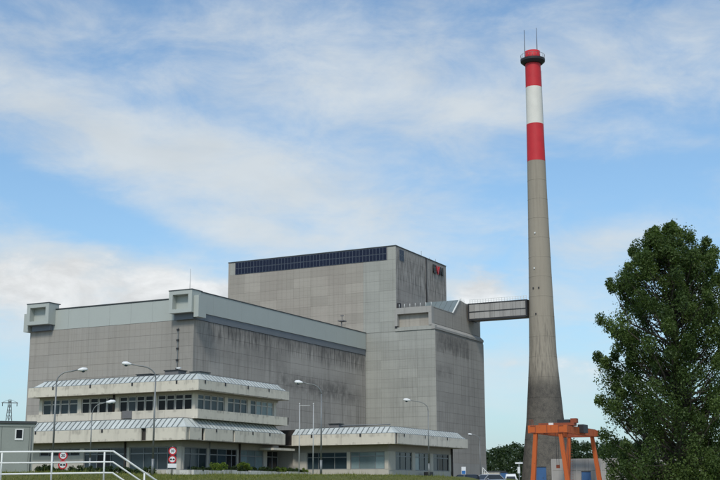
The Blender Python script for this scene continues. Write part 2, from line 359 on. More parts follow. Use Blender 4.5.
def ground_material():
    m = bpy.data.materials.new('ground_soil_grass_gravel'); m.use_nodes = True; T = NT(m.node_tree)
    pos = T.n('ShaderNodeNewGeometry').outputs['Position']; X, Y, Z = T.xyz(pos)
    n1 = T.noise(pos, 0.25, 6, 0.6); n2 = T.noise(pos, 3.0, 5, 0.65); n3 = T.noise(pos, 20, 3)
    grass = T.mix(n1, (0.085,0.115,0.025), (0.19,0.18,0.06)); grass = T.mix(T.mul(n2, 0.5), grass, (0.05,0.06,0.02))
    grav = T.mix(n2, (0.20,0.19,0.17), (0.32,0.30,0.27)); grav = T.mix(T.mul(n3, 0.4), grav, (0.12,0.11,0.10))
    a = T.at = T.n('ShaderNodeAttribute', attribute_name='lawn').outputs['Fac']
    c = T.mix(T.step(0.35, 0.65, T.add(a, T.mul(T.sub(n2, 0.5), 0.4))), grav, grass)
    b = T.n('ShaderNodeBsdfPrincipled'); T.put(b.inputs['Base Color'], c); b.inputs['Roughness'].default_value = 0.95; b.inputs['Specular IOR Level'].default_value = 0.15
    bp = T.n('ShaderNodeBump'); bp.inputs['Strength'].default_value = 0.5; bp.inputs['Distance'].default_value = 0.05
    T.put(bp.inputs['Height'], T.add(n2, n3)); T.put(b.inputs['Normal'], bp.outputs[0])
    o = T.n('ShaderNodeOutputMaterial'); T.put(o.inputs[0], b.outputs[0]); return m

# ------------------------------------------------------------------ ground
def S(a, b, x):
    t = np.clip((x-a)/(b-a), 0, 1); return t*t*(3-2*t)
def lawn_of(x, y):
    return np.maximum((1-S(-45, -40, x))*(1-S(110, 115, y)), (1-S(-51.6, -50.2, x)))*(1-S(140, 165, y))*S(-125, -112, x)
def ground_z(x, y):
    x = np.asarray(x, float); y = np.asarray(y, float); r = np.hypot(x, y); b = np.degrees(np.arctan2(-x, y))
    base = -2.5 + 1.2*S(46, 80, r)
    lawn = -2.5 + 1.72*S(47, 66, r) + 0.66*S(64, 101, r)
    lf = S(36.3, 39.2, b)*(1-S(70, 80, b))
    left = -2.5 + 1.62*S(43, 46.5, r) + 0.58*S(50.5, 62, r) + 0.18*S(62, 95, r)
    lw = lawn*(1-lf) + left*lf
    k = lawn_of(x, y)
    return base*(1-k) + lw*k
def axis_vals(lo, hi, st, far):
    mid = np.arange(lo, hi+st, st); out = [st*1.5**i for i in range(1, 40)]
    up = hi + np.cumsum(out); up = up[up < far]; dn = lo - np.cumsum(out); dn = dn[dn > -far]
    return np.concatenate([dn[::-1], mid, up])
gx = axis_vals(-130, 10, 1.0, 6000); gy = axis_vals(-10, 170, 1.0, 6000)
GX, GY = np.meshgrid(gx, gy); GZ = ground_z(GX, GY)
Vg = np.stack([GX.ravel(), GY.ravel(), GZ.ravel()], 1); w = len(gx)
ii, jj = np.meshgrid(np.arange(len(gy)-1), np.arange(w-1), indexing='ij'); b0 = (ii*w+jj).ravel()
Fg = np.stack([b0, b0+1, b0+w+1, b0+w], 1)
gm = fast_mesh('ground', Vg, Fg, ground_material())
at = gm.attributes.new('lawn', 'FLOAT', 'POINT')
lv = np.maximum(lawn_of(Vg[:,0], Vg[:,1]), 1-S(44, 60, np.hypot(Vg[:,0], Vg[:,1]))); lv = np.maximum(lv, S(330, 360, np.hypot(Vg[:,0], Vg[:,1])))
at.data.foreach_set('value', lv.astype(np.float32))
gm.polygons.foreach_set('use_smooth', [True]*len(gm.polygons))
g_o = link('ground', gm); g_o['kind'] = 'structure'

# ------------------------------------------------------------------ wall pieces
PCACHE = {}
def piece_mesh(name, sx, sy, sz, mat):
    k = (name, round(sx,3), round(sy,3), round(sz,3), mat.name)
    if k not in PCACHE:
        b = min(0.03, sx*0.2, sy*0.3, sz*0.2); mb = MB()
        x, y, z = sx/2, sy/2, sz/2
        mb.box(-x, x, -y, y, -z, z); PCACHE[k] = mb.mesh(name, mat)
    return PCACHE[k]
def panel_grid(parent, axis, plane, aedges, zedges, mat, thick=0.12, gap=0.026, name='panel', skip=None):
    """front faces lie at plane; axis 'x' = wall runs along X facing -Y, 'y' = wall runs along Y facing +X"""
    o0 = base_of(parent)
    for a0, a1 in zip(aedges[:-1], aedges[1:]):
        for z0, z1 in zip(zedges[:-1], zedges[1:]):
            if skip and skip((a0+a1)/2, (z0+z1)/2): continue
            sa, sz = a1-a0-gap, z1-z0-gap; ca, cz = (a0+a1)/2, (z0+z1)/2
            if axis == 'x': me = piece_mesh(name, sa, thick, sz, mat); p = Vector((ca, plane+thick/2, cz))
            else: me = piece_mesh(name, thick, sa, sz, mat); p = Vector((plane-thick/2, ca, cz))
            link(name, me, parent, p-o0)
def edges(a, b, n): return [a+(b-a)*i/n for i in range(n+1)]

G0 = -1.35     # level of the yard
# ================================================================== reactor building
rb = thing('reactor_building', (-144, 267, G0), 'tallest windowless grey concrete block with a row of solar panels along its top', 'building')
XL, XU, XP, YF, YB, ZT = -168.3, -119.68, -109.5, 251.86, 283.1, 56.4
core = part('wall', MB().box(XL+.1, XU-.12, YF+.12, YB, G0-1, ZT), M_core, rb)
proj = part('stair_block', MB().box(XU-.2, XP-.12, YF+.12, YB, G0-1, 35.4), M_core, rb)
zrow = [G0]+[4.3+2.4*i for i in range(13)]; zrow = zrow + [35.4]
# front of the tall block: warm upper left part, grey right part
zup = edges(35.4, 53.05, 7)
panel_grid(core, 'x', YF, edges(XL, -128.6, 8), edges(33.0, 53.05, 8), M_rea_f)
panel_grid(core, 'x', YF, edges(-128.6, XU, 2), zup, M_rea_g)
for a0, a1 in ((XL, -166.3), (-121.95, XU)): panel_grid(core, 'x', YF, [a0, a1], [53.05, 56.38], M_rea_g)
part('strip', MB().box(-166.3, -121.95, YF+.02, YF+.12, 53.05, 56.38), M_greypan, core)
part('corner_pier', MB().box(XL-.02, XL+.5, YF-.03, YF+.5, 33, ZT), M_rea_f, core)
low_e = edges(-128.6, XP, 4); zl = [12.7+2.27*i for i in range(11)]; zl[-1] = 35.35
panel_grid(proj, 'x', YF, low_e, [4.3, 8.5, 12.7]+zl[1:], M_rea_g)
panel_grid(proj, 'x', YF, edges(-128.6, XP, 2), [G0, 4.3], M_plinth)
part('wall', MB().box(-128.55, XU-.2, YF+.125, YF+1.2, G0-1, 35.38), M_core, rb)
# sides
panel_grid(core, 'y', XU, edges(YF, YB, 7), edges(40.6, 56.38, 6), M_rea_u)
ys = edges(YF, YB, 6)
panel_grid(proj, 'y', XP, ys, [4.3]+edges(6.7, 34.9, 12), M_rea_s)
panel_grid(proj, 'y', XP+.06, edges(YF, YB, 4), [G0, 4.3], M_plinth)
part('downpipe', MB().tube([(XU+.12, 269.9, 40.7), (XU+.12, 269.9, 56.5)], 0.16, 8), M_dark, core)
# coping round the flat roof
cp = MB()
cp.box(XL-.12, XU+.12, YF-.12, YF+.35, ZT+.002, ZT+.22).box(XU-.35, XU+.12, YF+.352, YB, ZT+.002, ZT+.22).box(XL-.12, XL+.35, YF+.352, YB, ZT+.002, ZT+.22)
cp.box(XL+.352, XU-.352, YB-.4, YB, ZT+.002, ZT+.22)
part('roof_coping', cp, M_cope, rb)
for x, y, hh in ((-121.2, 270.5, 2.2), (-121.5, 276.4, 1.5), (-122, 281.5, 2.0), (-150, 270, 2.0)):
    part('lightning_rod', MB().tube([(x, y, ZT), (x, y, ZT+hh)], 0.05, 5), M_steel, rb)
# solar panels: two rows
cell = MB(); cell.cur = 1; cell.box(-.44, .44, -.03, .03, -.76, .76); cell.cur = 0; cell.box(-.405, .405, -.034, -.02, -.725, .725)
pvm = cell.mesh('solar_panel', [M_pv, M_pvf]); o0 = base_of(core)
ncol = 47; step_ = (166.1-122.15)/ncol
for i in range(ncol):
    for z in (53.92, 55.53): link('solar_panel', pvm, core, Vector((-166.1+step_*(i+.5), YF-.06, z))-o0)
cell2 = MB(); cell2.cur = 1; cell2.box(-.03, .03, -.62, .62, -.66, .66); cell2.cur = 0; cell2.box(.02, .034, -.58, .58, -.62, .62)
pvs = cell2.mesh('solar_panel', [M_pv, M_pvf])
for y in (254.5, 255.85):
    for z in (53.9, 55.3): link('solar_panel', pvs, core, Vector((XU+.06, y, z))-o0)
# upper part of the stair block: set back above a ledge
zs0, zs1 = 35.4, 40.75
XI = XP-.8
ub = part('upper_block', MB().box(XU-.1, XI-.12, YF+.9, YB, zs0+.01, zs1-.01), M_core, rb)
panel_grid(ub, 'y', XI, edges(YF+.02, YB, 5), [36.95, zs1], M_rea_s, thick=0.2)
part('ledge', MB().prism([(XI-.1, YF-.25, 35.42), (XP+.09, YF-.25, 35.42), (XP+.09, YF-.25, 35.95), (XI-.1, YF-.25, 36.93)], (0, YB-YF+.2, 0)), M_plinth, ub)
fr = MB().box(XU-.25, XI+.05, YF-.35, YF+.9, 39.45, 40.95).box(XU-.25, XU+.45, YF-.35, YF+.9, 36.6, 39.448).box(XI-.75, XI+.05, YF-.33, YF+.9, 36.4, 39.448)
part('canopy_frame', fr, M_plinth, ub)
part('dark_stop', MB().box(XU-.24, XU+.4, YF-.3, YF+.5, 36.1, 36.598), M_dark, ub)
panel_grid(ub, 'x', YF+.72, edges(XU+.5, XI-.8, 3), [36.35, 39.44], M_rea_f, thick=0.18)
part('sill', MB().box(XU-.25, XP+.05, YF-.2, YF+.88, 35.39, 36.3), M_rea_g, ub)
# roof rail and clutter on the stair block
for i in range(7): part('rail_post', MB().tube([(XU+.8+i*1.4, YF+.1, 40.95), (XU+.8+i*1.4, YF+.1, 41.9)], 0.06, 5), M_white, ub)
part('vent', MB().box(-119.6, -118.9, 252.3, 253.0, 40.96, 42.3), M_dark, ub)
# sawtooth with teal sloping roof facing the camera
zr = 44.8
saw = part('sawtooth', MB().prism([(XI-.1, 265.0, zs1), (XI-.1, 269.7, zr), (XI-.1, 273.2, zr-.35), (XI-.1, 279.6, zr-.35), (XI-.1, 279.6, zs1)], (-(XI-.1-XU)+.1, 0, 0)), M_rea_s, rb)
sd = Vector((0, 4.7, zr-zs1)).normalized(); nrm = Vector((0, -sd.z, sd.y))
for i in range(6):
    x0 = XU+.1+i*(XI-.3-XU)/6; x1 = XU+.1+(i+1)*(XI-.3-XU)/6-.08
    a = Vector((x0, 265.0, zs1))+nrm*.01; ring = [a, a+Vector((x1-x0, 0, 0)), a+Vector((x1-x0, 0, 0))+sd*6.15, a+sd*6.15]
    part('roof_sheet', MB().prism(ring, nrm*.09), M_teal, saw)
a = Vector((XI-.12, 264.7, zs1))+nrm*.0
part('gable_flashing', MB().prism([a, a+Vector((.3, 0, 0)), a+Vector((.3, 0, 0))+sd*6.5, a+sd*6.5], nrm*.24), M_white, saw)
part('parapet_cap', MB().box(XI-.4, XI+.06, YF+.92, 264.6, zs1+.001, zs1+.16).box(XI-.4, XI+.06, 279.7, YB, zs1+.001, zs1+.16), M_plinth, ub)
for i in range(5): part('rail_post', MB().tube([(XI-.3, 269.9+i*.8, zr-.3), (XI-.3, 269.9+i*.8, zr+.75)], 0.05, 5), M_white, saw)

# sign letters on the tall block
sg = thing('wall_sign', (XU+.1, 277, 53.3), 'company letters in black and red high on the side of the tallest block', 'sign')
def letter(ch, y0, y1, mat):
    cu = bpy.data.curves.new('letter', 'FONT'); cu.body = ch; cu.size = 3.0; cu.extrude = 0.12; cu.offset = 0.09
    tmp = bpy.data.objects.new('tmp_letter', cu); COL.objects.link(tmp); bpy.context.view_layer.update()
    me = bpy.data.meshes.new_from_object(tmp.evaluated_get(bpy.context.evaluated_depsgraph_get())); bpy.data.objects.remove(tmp)
    co = np.array([v.co[:] for v in me.vertices]); lo, hi = co.min(0), co.max(0); u = (co-lo)/(hi-lo)
    new = np.stack([0.08+u[:,2]*.25, (y0+u[:,0]*(y1-y0))-277, u[:,1]*2.2], 1)
    for v, c in zip(me.vertices, new): v.co = c
    me.materials.clear(); me.materials.append(mat); link('letter', me, sg)
letter('E', 274.0, 275.8, M_black); letter('V', 275.9, 278.2, M_signr); letter('N', 278.3, 280.2, M_black)

# duct bridge to the chimney
du = thing('duct_bridge', (-101.5, 276.4, 40.1), 'long grey box duct on dark frames bridging from the tall block to the chimney', 'duct')
DX0, DX1, DY0, DY1, DZ0, DZ1 = -109.9, -94.0, 273.9, 278.9, 40.15, 44.3
dc = part('duct_shell', MB().box(DX0, DX1-.5, DY0+.12, DY1, DZ0+.15, DZ1-.1), M_core, du)
panel_grid(dc, 'x', DY0, edges(DX0+.3, DX1-.5, 11), [DZ0+.3, 42.2, DZ1-.15], M_duct, thick=.12, gap=.05)
for x in (DX0+.15, DX1-.35): part('end_frame', MB().box(x-.17, x+.17, DY0-.15, DY1+.1, DZ0-.05, DZ1+.1), M_dark, du)
part('bottom_beam', MB().box(DX0+.33, DX1-.53, DY0-.1, DY0+.3, DZ0-.15, DZ0+.25), M_dark, du)
part('middle_beam', MB().box(DX0+.33, DX1-.53, DY0-.08, DY0+.1, 42.08, 42.3), M_dark, du)
part('top_beam', MB().box(DX0+.33, DX1-.53, DY0-.1, DY0+.3, DZ1-.12, DZ1+.1), M_dark, du)
for i in range(22):
    x = DX0+.5+i*.72; part('rail_post', MB().box(x-.05, x+.05, DY0-.02, DY0+.06, DZ1+.1, DZ1+.98), M_white, du)
part('handrail', MB().box(DX0+.4, DX1-.2, DY0-.03, DY0+.03, DZ1+.98, DZ1+1.06).box(DX0+.4, DX1-.2, DY0-.03, DY0+.03, DZ1+.5, DZ1+.56), M_white, du)

# ================================================================== chimney
ch = thing('chimney', (-91.31, 276.42, G0), 'very tall tapering concrete chimney with red and white bands at the top', 'chimney')
prof = [(6.35, G0-.5), (5.95, 2.7), (5.35, 7.5), (4.55, 14.7), (3.82, 24.4), (3.38, 30.6), (2.88, 49.4), (2.55, 66.0), (2.30, 80.1), (2.16, 90.0), (2.05, 100.0), (1.97, 107.0), (1.97, 109.9)]
def rad_at(z):
    for (r0, z0), (r1, z1) in zip(prof[:-1], prof[1:]):
        if z0 <= z <= z1: return r0+(r1-r0)*(z-z0)/(z1-z0)
    return prof[-1][0]
def seg(z0, z1, n, extra=0): return [(rad_at(z0+(z1-z0)*i/n)+extra, z0+(z1-z0)*i/n) for i in range(n+1)]
part('shaft', MB().lathe(seg(G0-.4, 80.1, 60), -91.31, 276.42, 48), M_chim, ch)
part('red_band', MB().lathe(seg(80.1, 90, 6, .015), -91.31, 276.42, 48), M_red, ch)
part('white_band', MB().lathe(seg(90, 100, 6, .015), -91.31, 276.42, 48), M_chw, ch)
part('red_band', MB().lathe(seg(100, 109.9, 6, .015)+[(1.6, 109.9), (1.6, 104)], -91.31, 276.42, 48), M_red, ch)
for z in np.arange(5, 80, 5.0): part('joint_ring', MB().lathe([(rad_at(z)-.02, z-.07), (rad_at(z)+.03, z-.04), (rad_at(z)+.03, z+.04), (rad_at(z)-.02, z+.07)], -91.31, 276.42, 48), M_chim, ch)
pf = part('platform', MB().lathe([(1.9, 106.4), (2.5, 106.5), (3.15, 107.1), (3.2, 107.7), (3.0, 107.75), (1.9, 107.7)], -91.31, 276.42, 40, False), M_dark, ch)
for j in range(20):
    a = 2*math.pi*j/20; x, y = -91.31+3.1*math.cos(a), 276.42+3.1*math.sin(a)
    part('rail_post', MB().tube([(x, y, 107.7), (x, y, 108.9)], .04, 5), M_steel, pf)
part('handrail', MB().tube([(-91.31+3.1*math.cos(t), 276.42+3.1*math.sin(t), 108.85) for t in np.linspace(0, 2*math.pi, 41)], .045, 5), M_steel, pf)
for x in (-93.1, -89.75): part('lightning_rod', MB().tube([(x, 275.6, 107.7), (x, 275.6, 112), (x, 275.6, 116.0)], [.11, .09, .06], 6), M_dark, ch)
for z, an in ((47, -1.9), (47, -1.4), (52, -1.75), (40.5, -1.7), (61, -1.6)):
    r_ = rad_at(z); part('aviation_light', MB().box(-91.31+r_*math.cos(an)-.15, -91.31+r_*math.cos(an)+.15, 276.42+r_*math.sin(an)-.2, 276.42+r_*math.sin(an)+.3, z-.2, z+.2), M_white if z > 50 else M_dark, ch)
an = 0.9
lad = MB()
for dz_ in (-.25, .25): lad.tube([(-91.31+(rad_at(z)+.18)*math.cos(an)+dz_, 276.42+(rad_at(z)+.18)*math.sin(an), z) for z in np.arange(1, 107, 4.0)], .03, 4)
part('ladder', lad, M_steel, ch)

# ================================================================== turbine hall
th = thing('turbine_hall', (-148, 215, G0), 'long lower concrete hall with pale cladding band and two square box vents on its front', 'building')
TX0, TX1, TY0, TY1 = -168.6, -128.0, 180.2, 251.6
tw = part('wall', MB().box(TX0+.1, TX1-.12, TY0+.12, TY1, G0-1, 30.0), M_core, th)
panel_grid(tw, 'x', TY0, edges(TX0, TX1, 8), [G0, 5]+edges(7.5, 30.0, 9), M_turb_f)
panel_grid(tw, 'y', TX1, edges(TY0, TY1, 14), [G0, 5]+edges(7.5, 30.0, 9), M_turb_s)
part('corner_pier', MB().box(TX1-.5, TX1+.03, TY0-.03, TY0+.6, 4, 30.0), M_turb_f, tw)
roof = part('roof_band', MB().box(TX0+.3, TX1-.3, TY0+.3, TY1, 30.02, 34.2), M_core, th)
panel_grid(roof, 'x', TY0+.1, edges(-164.0, -132.6, 6), [30.05, 34.15], M_clad, thick=.15, gap=.03, name='cladding_panel')
part('front_coping', MB().box(-164, -132.6, TY0-.02, TY0+.4, 34.2, 34.4), M_cope, roof)
panel_grid(roof, 'y', TX1+.25, edges(TY0+1.0, TY1, 14), [31.4, 35.35], M_clad_s, thick=.3, gap=.03, name='cladding_panel')
panel_grid(roof, 'y', TX1+.1, edges(TY0+1.0, TY1, 14), [30.05, 31.38], M_darkband, thick=.3, gap=.02, name='band_panel')
part('side_coping', MB().box(TX1-.3, TX1+.32, TY0+1.0, TY1, 35.36, 35.55), M_cope, roof)
part('side_upstand', MB().box(TX1-.75, TX1-.06, TY0+1.0, TY1, 34.2, 35.355), M_clad, roof)
part('side_upstand', MB().box(TX0-.1, TX0+.5, TY0+1.5, TY1, 30.0, 35.4), M_clad, roof)
part('side_coping', MB().box(TX0-.15, TX0+.6, TY0+1.5, TY1, 35.402, 35.6), M_cope, roof)
def box_vent(x0, x1, side):
    y0, y1, z0, z1 = 178.2, TY0+1.0, 31.1, 35.35
    t = .85
    v = MB()
    v.box(x0, x1, y0, y1, z0, z0+.7).box(x0, x1, y0, y1, z1-.75, z1).box(x0, x0+t, y0, y1, z0+.702, z1-.752).box(x1-t, x1, y0, y1, z0+.702, z1-.752)
    o = part('box_vent', v, M_clad, th)
    part('back_panel', MB().box(x0+t+.002, x1-t-.002, y0+1.3, y1-.1, z0+.703, z1-.753), M_clad, o)
    part('cap', MB().box(x0-.08, x1+.08, y0-.08, y1+.4, z1+.002, z1+.16), M_cope, o)
    part('neck', MB().box(x0+.5, x1-.5, y0+1.2, y1-.2, 29.95, z0-.002), M_darkband, o)
box_vent(-132.5, -127.2, 1); box_vent(-168.0, -162.2, -1)
part('pilaster', MB().box(-127.19, -126.1, 178.9, TY0+1.2, 30.2, 34.3), M_clad, th)
part('pilaster', MB().box(-169.3, -168.1, 178.9, TY0+1.2, 29.9, 33.6), M_clad, th)
part('lightning_rod', MB().tube([(-130, 181.4, 34.4), (-130, 181.4, 40)], [.06, .03], 5), M_steel, th)
lp = part('wall_ladder', MB().box(-131.55, -131.4, TY0-.18, TY0-.1, 19, 28.6), M_steel, th)
for z in (20.5, 22.2, 24.4, 26.0, 28.0): part('bracket', MB().box(-131.75, -131.3, TY0-.3, TY0-.002, z, z+.35), M_dark, th)
part('floodlight_platform', MB().box(-129.0, -127.6, 239.4, 241.2, 36.9, 37.15).box(-128.4, -128.2, 239.9, 240.1, 35.56, 36.9).box(-128.4, -128.28, 240.3, 240.42, 37.15, 38.2).box(-128.7, -128.0, 240.2, 240.5, 38.2, 38.45), M_greypan, th)

# ================================================================== annexes
def window(parent, axis, plane, a0, a1, z0, z1, zt, mull, glass, frame=M_alu, fw=0.07, depth=.10):
    """frame with panes; zt = transom height; mull = extra mullion positions"""
    fm = MB()
    def bx(mb, b0, b1, y0, y1, c0, c1):
        if axis == 'x': mb.box(b0, b1, plane+y0, plane+y1, c0, c1)
        else: mb.box(plane-y1, plane-y0, b0, b1, c0, c1)
    bx(fm, a0, a0+fw, 0, depth, z0, z1); bx(fm, a1-fw, a1, 0, depth, z0, z1)
    bx(fm, a0+fw, a1-fw, 0, depth, z0, z0+fw); bx(fm, a0+fw, a1-fw, 0, depth, z1-fw, z1)
    vs = [a0+fw]+sorted(mull)+[a1-fw]
    if zt: bx(fm, a0+fw, a1-fw, .004, depth, zt-.05, zt+.05)
    for q in mull: bx(fm, q-fw/2, q+fw/2, -.006, depth, z0+fw, z1-fw)
    o = part('window', fm, frame, parent)
    zz = [(z0+fw, zt-.05), (zt+.05, z1-fw)] if zt else [(z0+fw, z1-fw)]
    for i in range(len(vs)-1):
        for c0, c1 in zz:
            g = glass(i) if callable(glass) else glass
            pn = MB(); bx(pn, vs[i]+(fw/2 if i else 0), vs[i+1]-(fw/2 if i < len(vs)-2 else 0), .055, .075, c0, c1)
            part('pane', pn, g, o)
    return o
def skirt(parent, axis, plane, a0, a1, z0, z1, dep, w=0.62):
    n = max(1, round((a1-a0)/w)); ww = (a1-a0)/n; o0 = base_of(parent)
    k = ('sk', axis, round(ww,3), z0, z1, dep)
    if k not in PCACHE:
        mb = MB(); d = Vector((0, dep, z1-z0)) if axis == 'x' else Vector((-dep, 0, z1-z0))
        al = Vector((1,0,0)) if axis == 'x' else Vector((0,1,0)); nn = (al.cross(d) if axis == 'x' else al.cross(d)).normalized()
        if nn.z < 0: nn = -nn
        p = al*.02; mb.prism([p, p+al*(ww-.08), p+al*(ww-.08)+d, p+d], nn*.05)
        mb.cur = 1; q = al*(ww-.055); mb.prism([q, q+al*.05, q+al*.05+d, q+d], nn*.11)
        PCACHE[k] = mb.mesh('roof_sheet', [M_zinc, M_zincd])
    for i in range(n):
        p = Vector((a0+i*ww, plane, z0)) if axis == 'x' else Vector((plane, a0+i*ww, z0))
        link('roof_sheet', PCACHE[k], parent, p-o0)
def hip(parent, c, ux, uy, z0, z1, dep):
    """two triangular end sheets at a corner c; ux, uy = signs pointing inwards"""
    x, y = c; up = Vector((0,0,1))
    top = Vector((x+ux*dep, y+uy*dep, z1)); bot = Vector((x, y, z0)); a = Vector((x+ux*dep, y, z0)); b = Vector((x, y+uy*dep, z0))
    m = MB().poly([bot, a, top, b, bot-up*.02, a-up*.05, top-up*.08, b-up*.05], [(0,1,2),(0,2,3),(5,4,6),(6,4,7),(0,4,5,1),(3,7,4,0),(1,5,6,2),(2,6,7,3)])
    part('hip_sheet', m, M_zinc, parent)
def fascia(parent, axis, plane, segs, z0, z1, t=.2, mat=None, name='fascia_panel'):
    for a0, a1 in segs:
        b = MB()
        if axis == 'x': b.box(a0, a1, plane, plane+t, z0, z1)
        else: b.box(plane-t, plane, a0, a1, z0, z1)
        part(name, b, mat or M_fascia, parent)
def split(a, b, n, gap=.025):
    e = edges(a, b, n); return [(p+gap/2, q-gap/2) for p, q in zip(e[:-1], e[1:])]
def spouts(parent, axis, plane, pos, z):
    for p in pos:
        b = MB()
        if axis == 'x': b.box(p-.09, p+.09, plane-.035, plane-.002, z-.3, z+.02)
        else: b.box(plane+.002, plane+.035, p-.09, p+.09, z-.3, z+.02)
        part('drain_spout', b, M_dark, parent)

an1 = thing('office_annex', (-76, 101, -.4), 'two-storey cream office annex with ribbon windows and sloping zinc roof skirts', 'building')
# ground floor
gz, FZ0, FZ1, SK1 = -.6, 3.3, 4.45, 5.33
X0, X1, Y0, Y1 = -88.0, -65.07, 90.78, 109.0
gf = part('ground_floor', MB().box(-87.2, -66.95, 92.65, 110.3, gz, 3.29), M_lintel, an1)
bl = MB()  # sill wall, lintel and columns proud of the core
WY, WX = 92.4, -66.7
bl.box(-87.2, WX, WY, 92.64, gz, .56)
bl.box(-87.2, -84.3, WY, 92.64, .561, 2.739).box(-79.0, -78.5, WY-.05, 92.64, .561, 2.739).box(-73.15, -72.85, WY-.05, 92.64, .561, 2.739).box(-67.2, WX, WY-.02, 92.64, .561, 2.739)
bl.box(-84.3, -79.0, WY, 92.64, .561, 2.02)
bl.box(WX-.24, WX, 92.642, 110.3, gz, .56)
for y0, y1 in ((92.642, 92.9), (96.75, 97.2), (102.1, 102.75), (107.2, 107.9)): bl.box(WX-.24, WX+.04, y0, y1, .561, 2.699)
part('bay_wall', bl, M_cream, gf)
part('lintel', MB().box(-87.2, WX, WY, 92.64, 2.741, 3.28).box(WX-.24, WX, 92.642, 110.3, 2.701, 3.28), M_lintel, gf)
for i in range(4): window(gf, 'x', WY+.06, -84.28+i*1.32, -84.28+(i+1)*1.32-.12, 2.03, 2.73, None, [], M_glass, M_alud)
window(gf, 'x', WY+.06, -78.48, -73.17, .57, 2.73, 2.12, [-76.9, -75.2], lambda i: (M_glassb, M_glass)[i % 2], M_alud)
window(gf, 'x', WY+.06, -72.83, -67.22, .57, 2.73, 2.12, [-71.15, -69.5, -68.3], M_glassb, M_alud)
window(gf, 'y', WX-.06, 92.92, 96.73, .57, 2.69, 2.07, [94.1, 95.4], M_glassb, M_alud)
window(gf, 'y', WX-.06, 97.22, 102.08, .57, 2.69, 2.07, [98.6, 100.2, 101.2], lambda i: M_glassb if i < 2 else M_glass, M_alud)
window(gf, 'y', WX-.06, 102.77, 107.18, .57, 2.69, 2.07, [104.2, 105.7], M_curt, M_alud)
window(gf, 'y', WX-.06, 107.92, 110.25, .1, 2.69, 2.07, [109.1], M_glass, M_alud)
part('entrance_canopy', MB().box(WX+.05, -64.9, 106.3, 110.7, 2.72, 2.95), M_fascia, gf)
for x, y in ((-73.3, WY-.14), (-65.35-1.2, 102.4)): part('downpipe', MB().tube([(x, y, gz), (x, y, 3.3)], .09, 8), M_brown, gf)
part('downpipe', MB().tube([(WX+.14, 97.0, gz), (WX+.14, 97.0, 3.3)], .05, 6), M_alud, gf)
# lower roof slab, fascia, skirt
lr = part('lower_roof', MB().box(X0+.3, X1-.3, Y0+.3, Y1, FZ0+.04, FZ1-.02).box(X0+.3, X1-1.1, Y0+1.1, Y1-.96, FZ1-.019, SK1-.06), M_brown, an1)
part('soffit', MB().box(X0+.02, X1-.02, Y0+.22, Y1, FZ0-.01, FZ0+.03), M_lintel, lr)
fascia(lr, 'x', Y0, [(X0, -79.02), (-78.98, -70.3), (-69.7, X1)], FZ0-.02, FZ1)
fascia(lr, 'y', X1-.02, [(91.45, 93.42), (93.95, 98.8), (99.15, 109.0)], FZ0-.02, FZ1)
part('corner_mullion', MB().box(X1-.2, X1-.05, 91.15, 91.3, FZ0, FZ1), M_fascia, lr)
part('end_fascia', MB().box(-66.5, X1-.24, Y1, Y1+.15, FZ0, FZ1), M_fascia, lr)
dp = .95
skirt(lr, 'x', Y0+.08, X0+.3, X1-.08-dp, FZ1+.02, SK1, dp)
hip(lr, (X1-.08, Y0+.08), -1, 1, FZ1+.02, SK1, dp)
skirt(lr, 'y', X1-.08, Y0+.08+dp, Y1-dp, FZ1+.02, SK1, dp)
hip(lr, (X1-.08, Y1), -1, -1, FZ1+.02, SK1, dp)
part('gutter_edge', MB().box(X0, X1-.01, Y0+.02, Y0+.1, FZ1+.001, FZ1+.05).box(X1-.1, X1-.02, Y0+.11, Y1, FZ1+.001, FZ1+.05), M_zincd, lr)
part('ridge_cap', MB().box(X0+.3, X1-.1-dp, Y0+.05+dp, Y0+.17+dp, SK1-.02, SK1+.09).box(X1-.17-dp, X1-.05-dp, Y0+.18+dp, Y1-dp, SK1-.02, SK1+.09), M_cope, lr)
spouts(lr, 'y', X1-.02, (95.9, 102.5, 105.8), FZ1); spouts(lr, 'x', Y0, (-83.5, -75.0), FZ1)
# upper floor
UX0, UX1, UY0, UY1 = -86.85, -65.3, 93.0, 110.1
uf = part('upper_floor', MB().box(-86.4, -66.86, 94.55, 109.9, 5.2, 8.1), M_cream, an1)
PZ0, PZ1, UZ0, UZ1, US1 = 5.41, 6.29, 8.13, 9.08, 9.74
part('balcony_slab', MB().box(UX0+.1, UX1-.22, UY0+.22, UY1-.02, PZ0, PZ0+.25), M_cream, uf)
fascia(uf, 'x', UY0, split(UX0, -74.55, 3)+split(-73.18, UX1, 2), PZ0-.02, PZ1, name='parapet_panel')
part('recess_panel', MB().box(-74.5, -73.22, UY0+.1, UY0+.2, PZ0+.2, PZ1+.05), M_greypan, uf)
fascia(uf, 'y', UX1-.02, split(UY0+.21, UY1-.3, 4), PZ0-.02, PZ1, name='parapet_panel')
part('dark_end', MB().box(UX1-.35, UX1-.06, UY1-.3, UY1, PZ0+.1, PZ1), M_brown, uf)
UY, UX = 94.3, -66.6
ub_ = MB().box(-86.4, UX, UY, 94.54, 5.6, 6.28).box(-86.4, UX, UY, 94.54, 7.88, 8.1).box(UX-.25, UX, 94.542, 109.9, 5.6, 6.28).box(UX-.25, UX, 94.542, 109.9, 7.88, 8.1)
part('bay_wall', ub_, M_cream, uf)
cols = [-86.1, -81.24, -76.3, -71.45, -66.62]
for c in (-86.2, -81.0, -76.12, -71.36): part('column', MB().box(c-.22, c+.22, UY-.02, 94.54, 6.281, 7.879), M_fascia, uf)
part('column', MB().box(UX-.3, UX+.02, UY-.02, 94.75, 6.281, 7.879), M_fascia, uf)
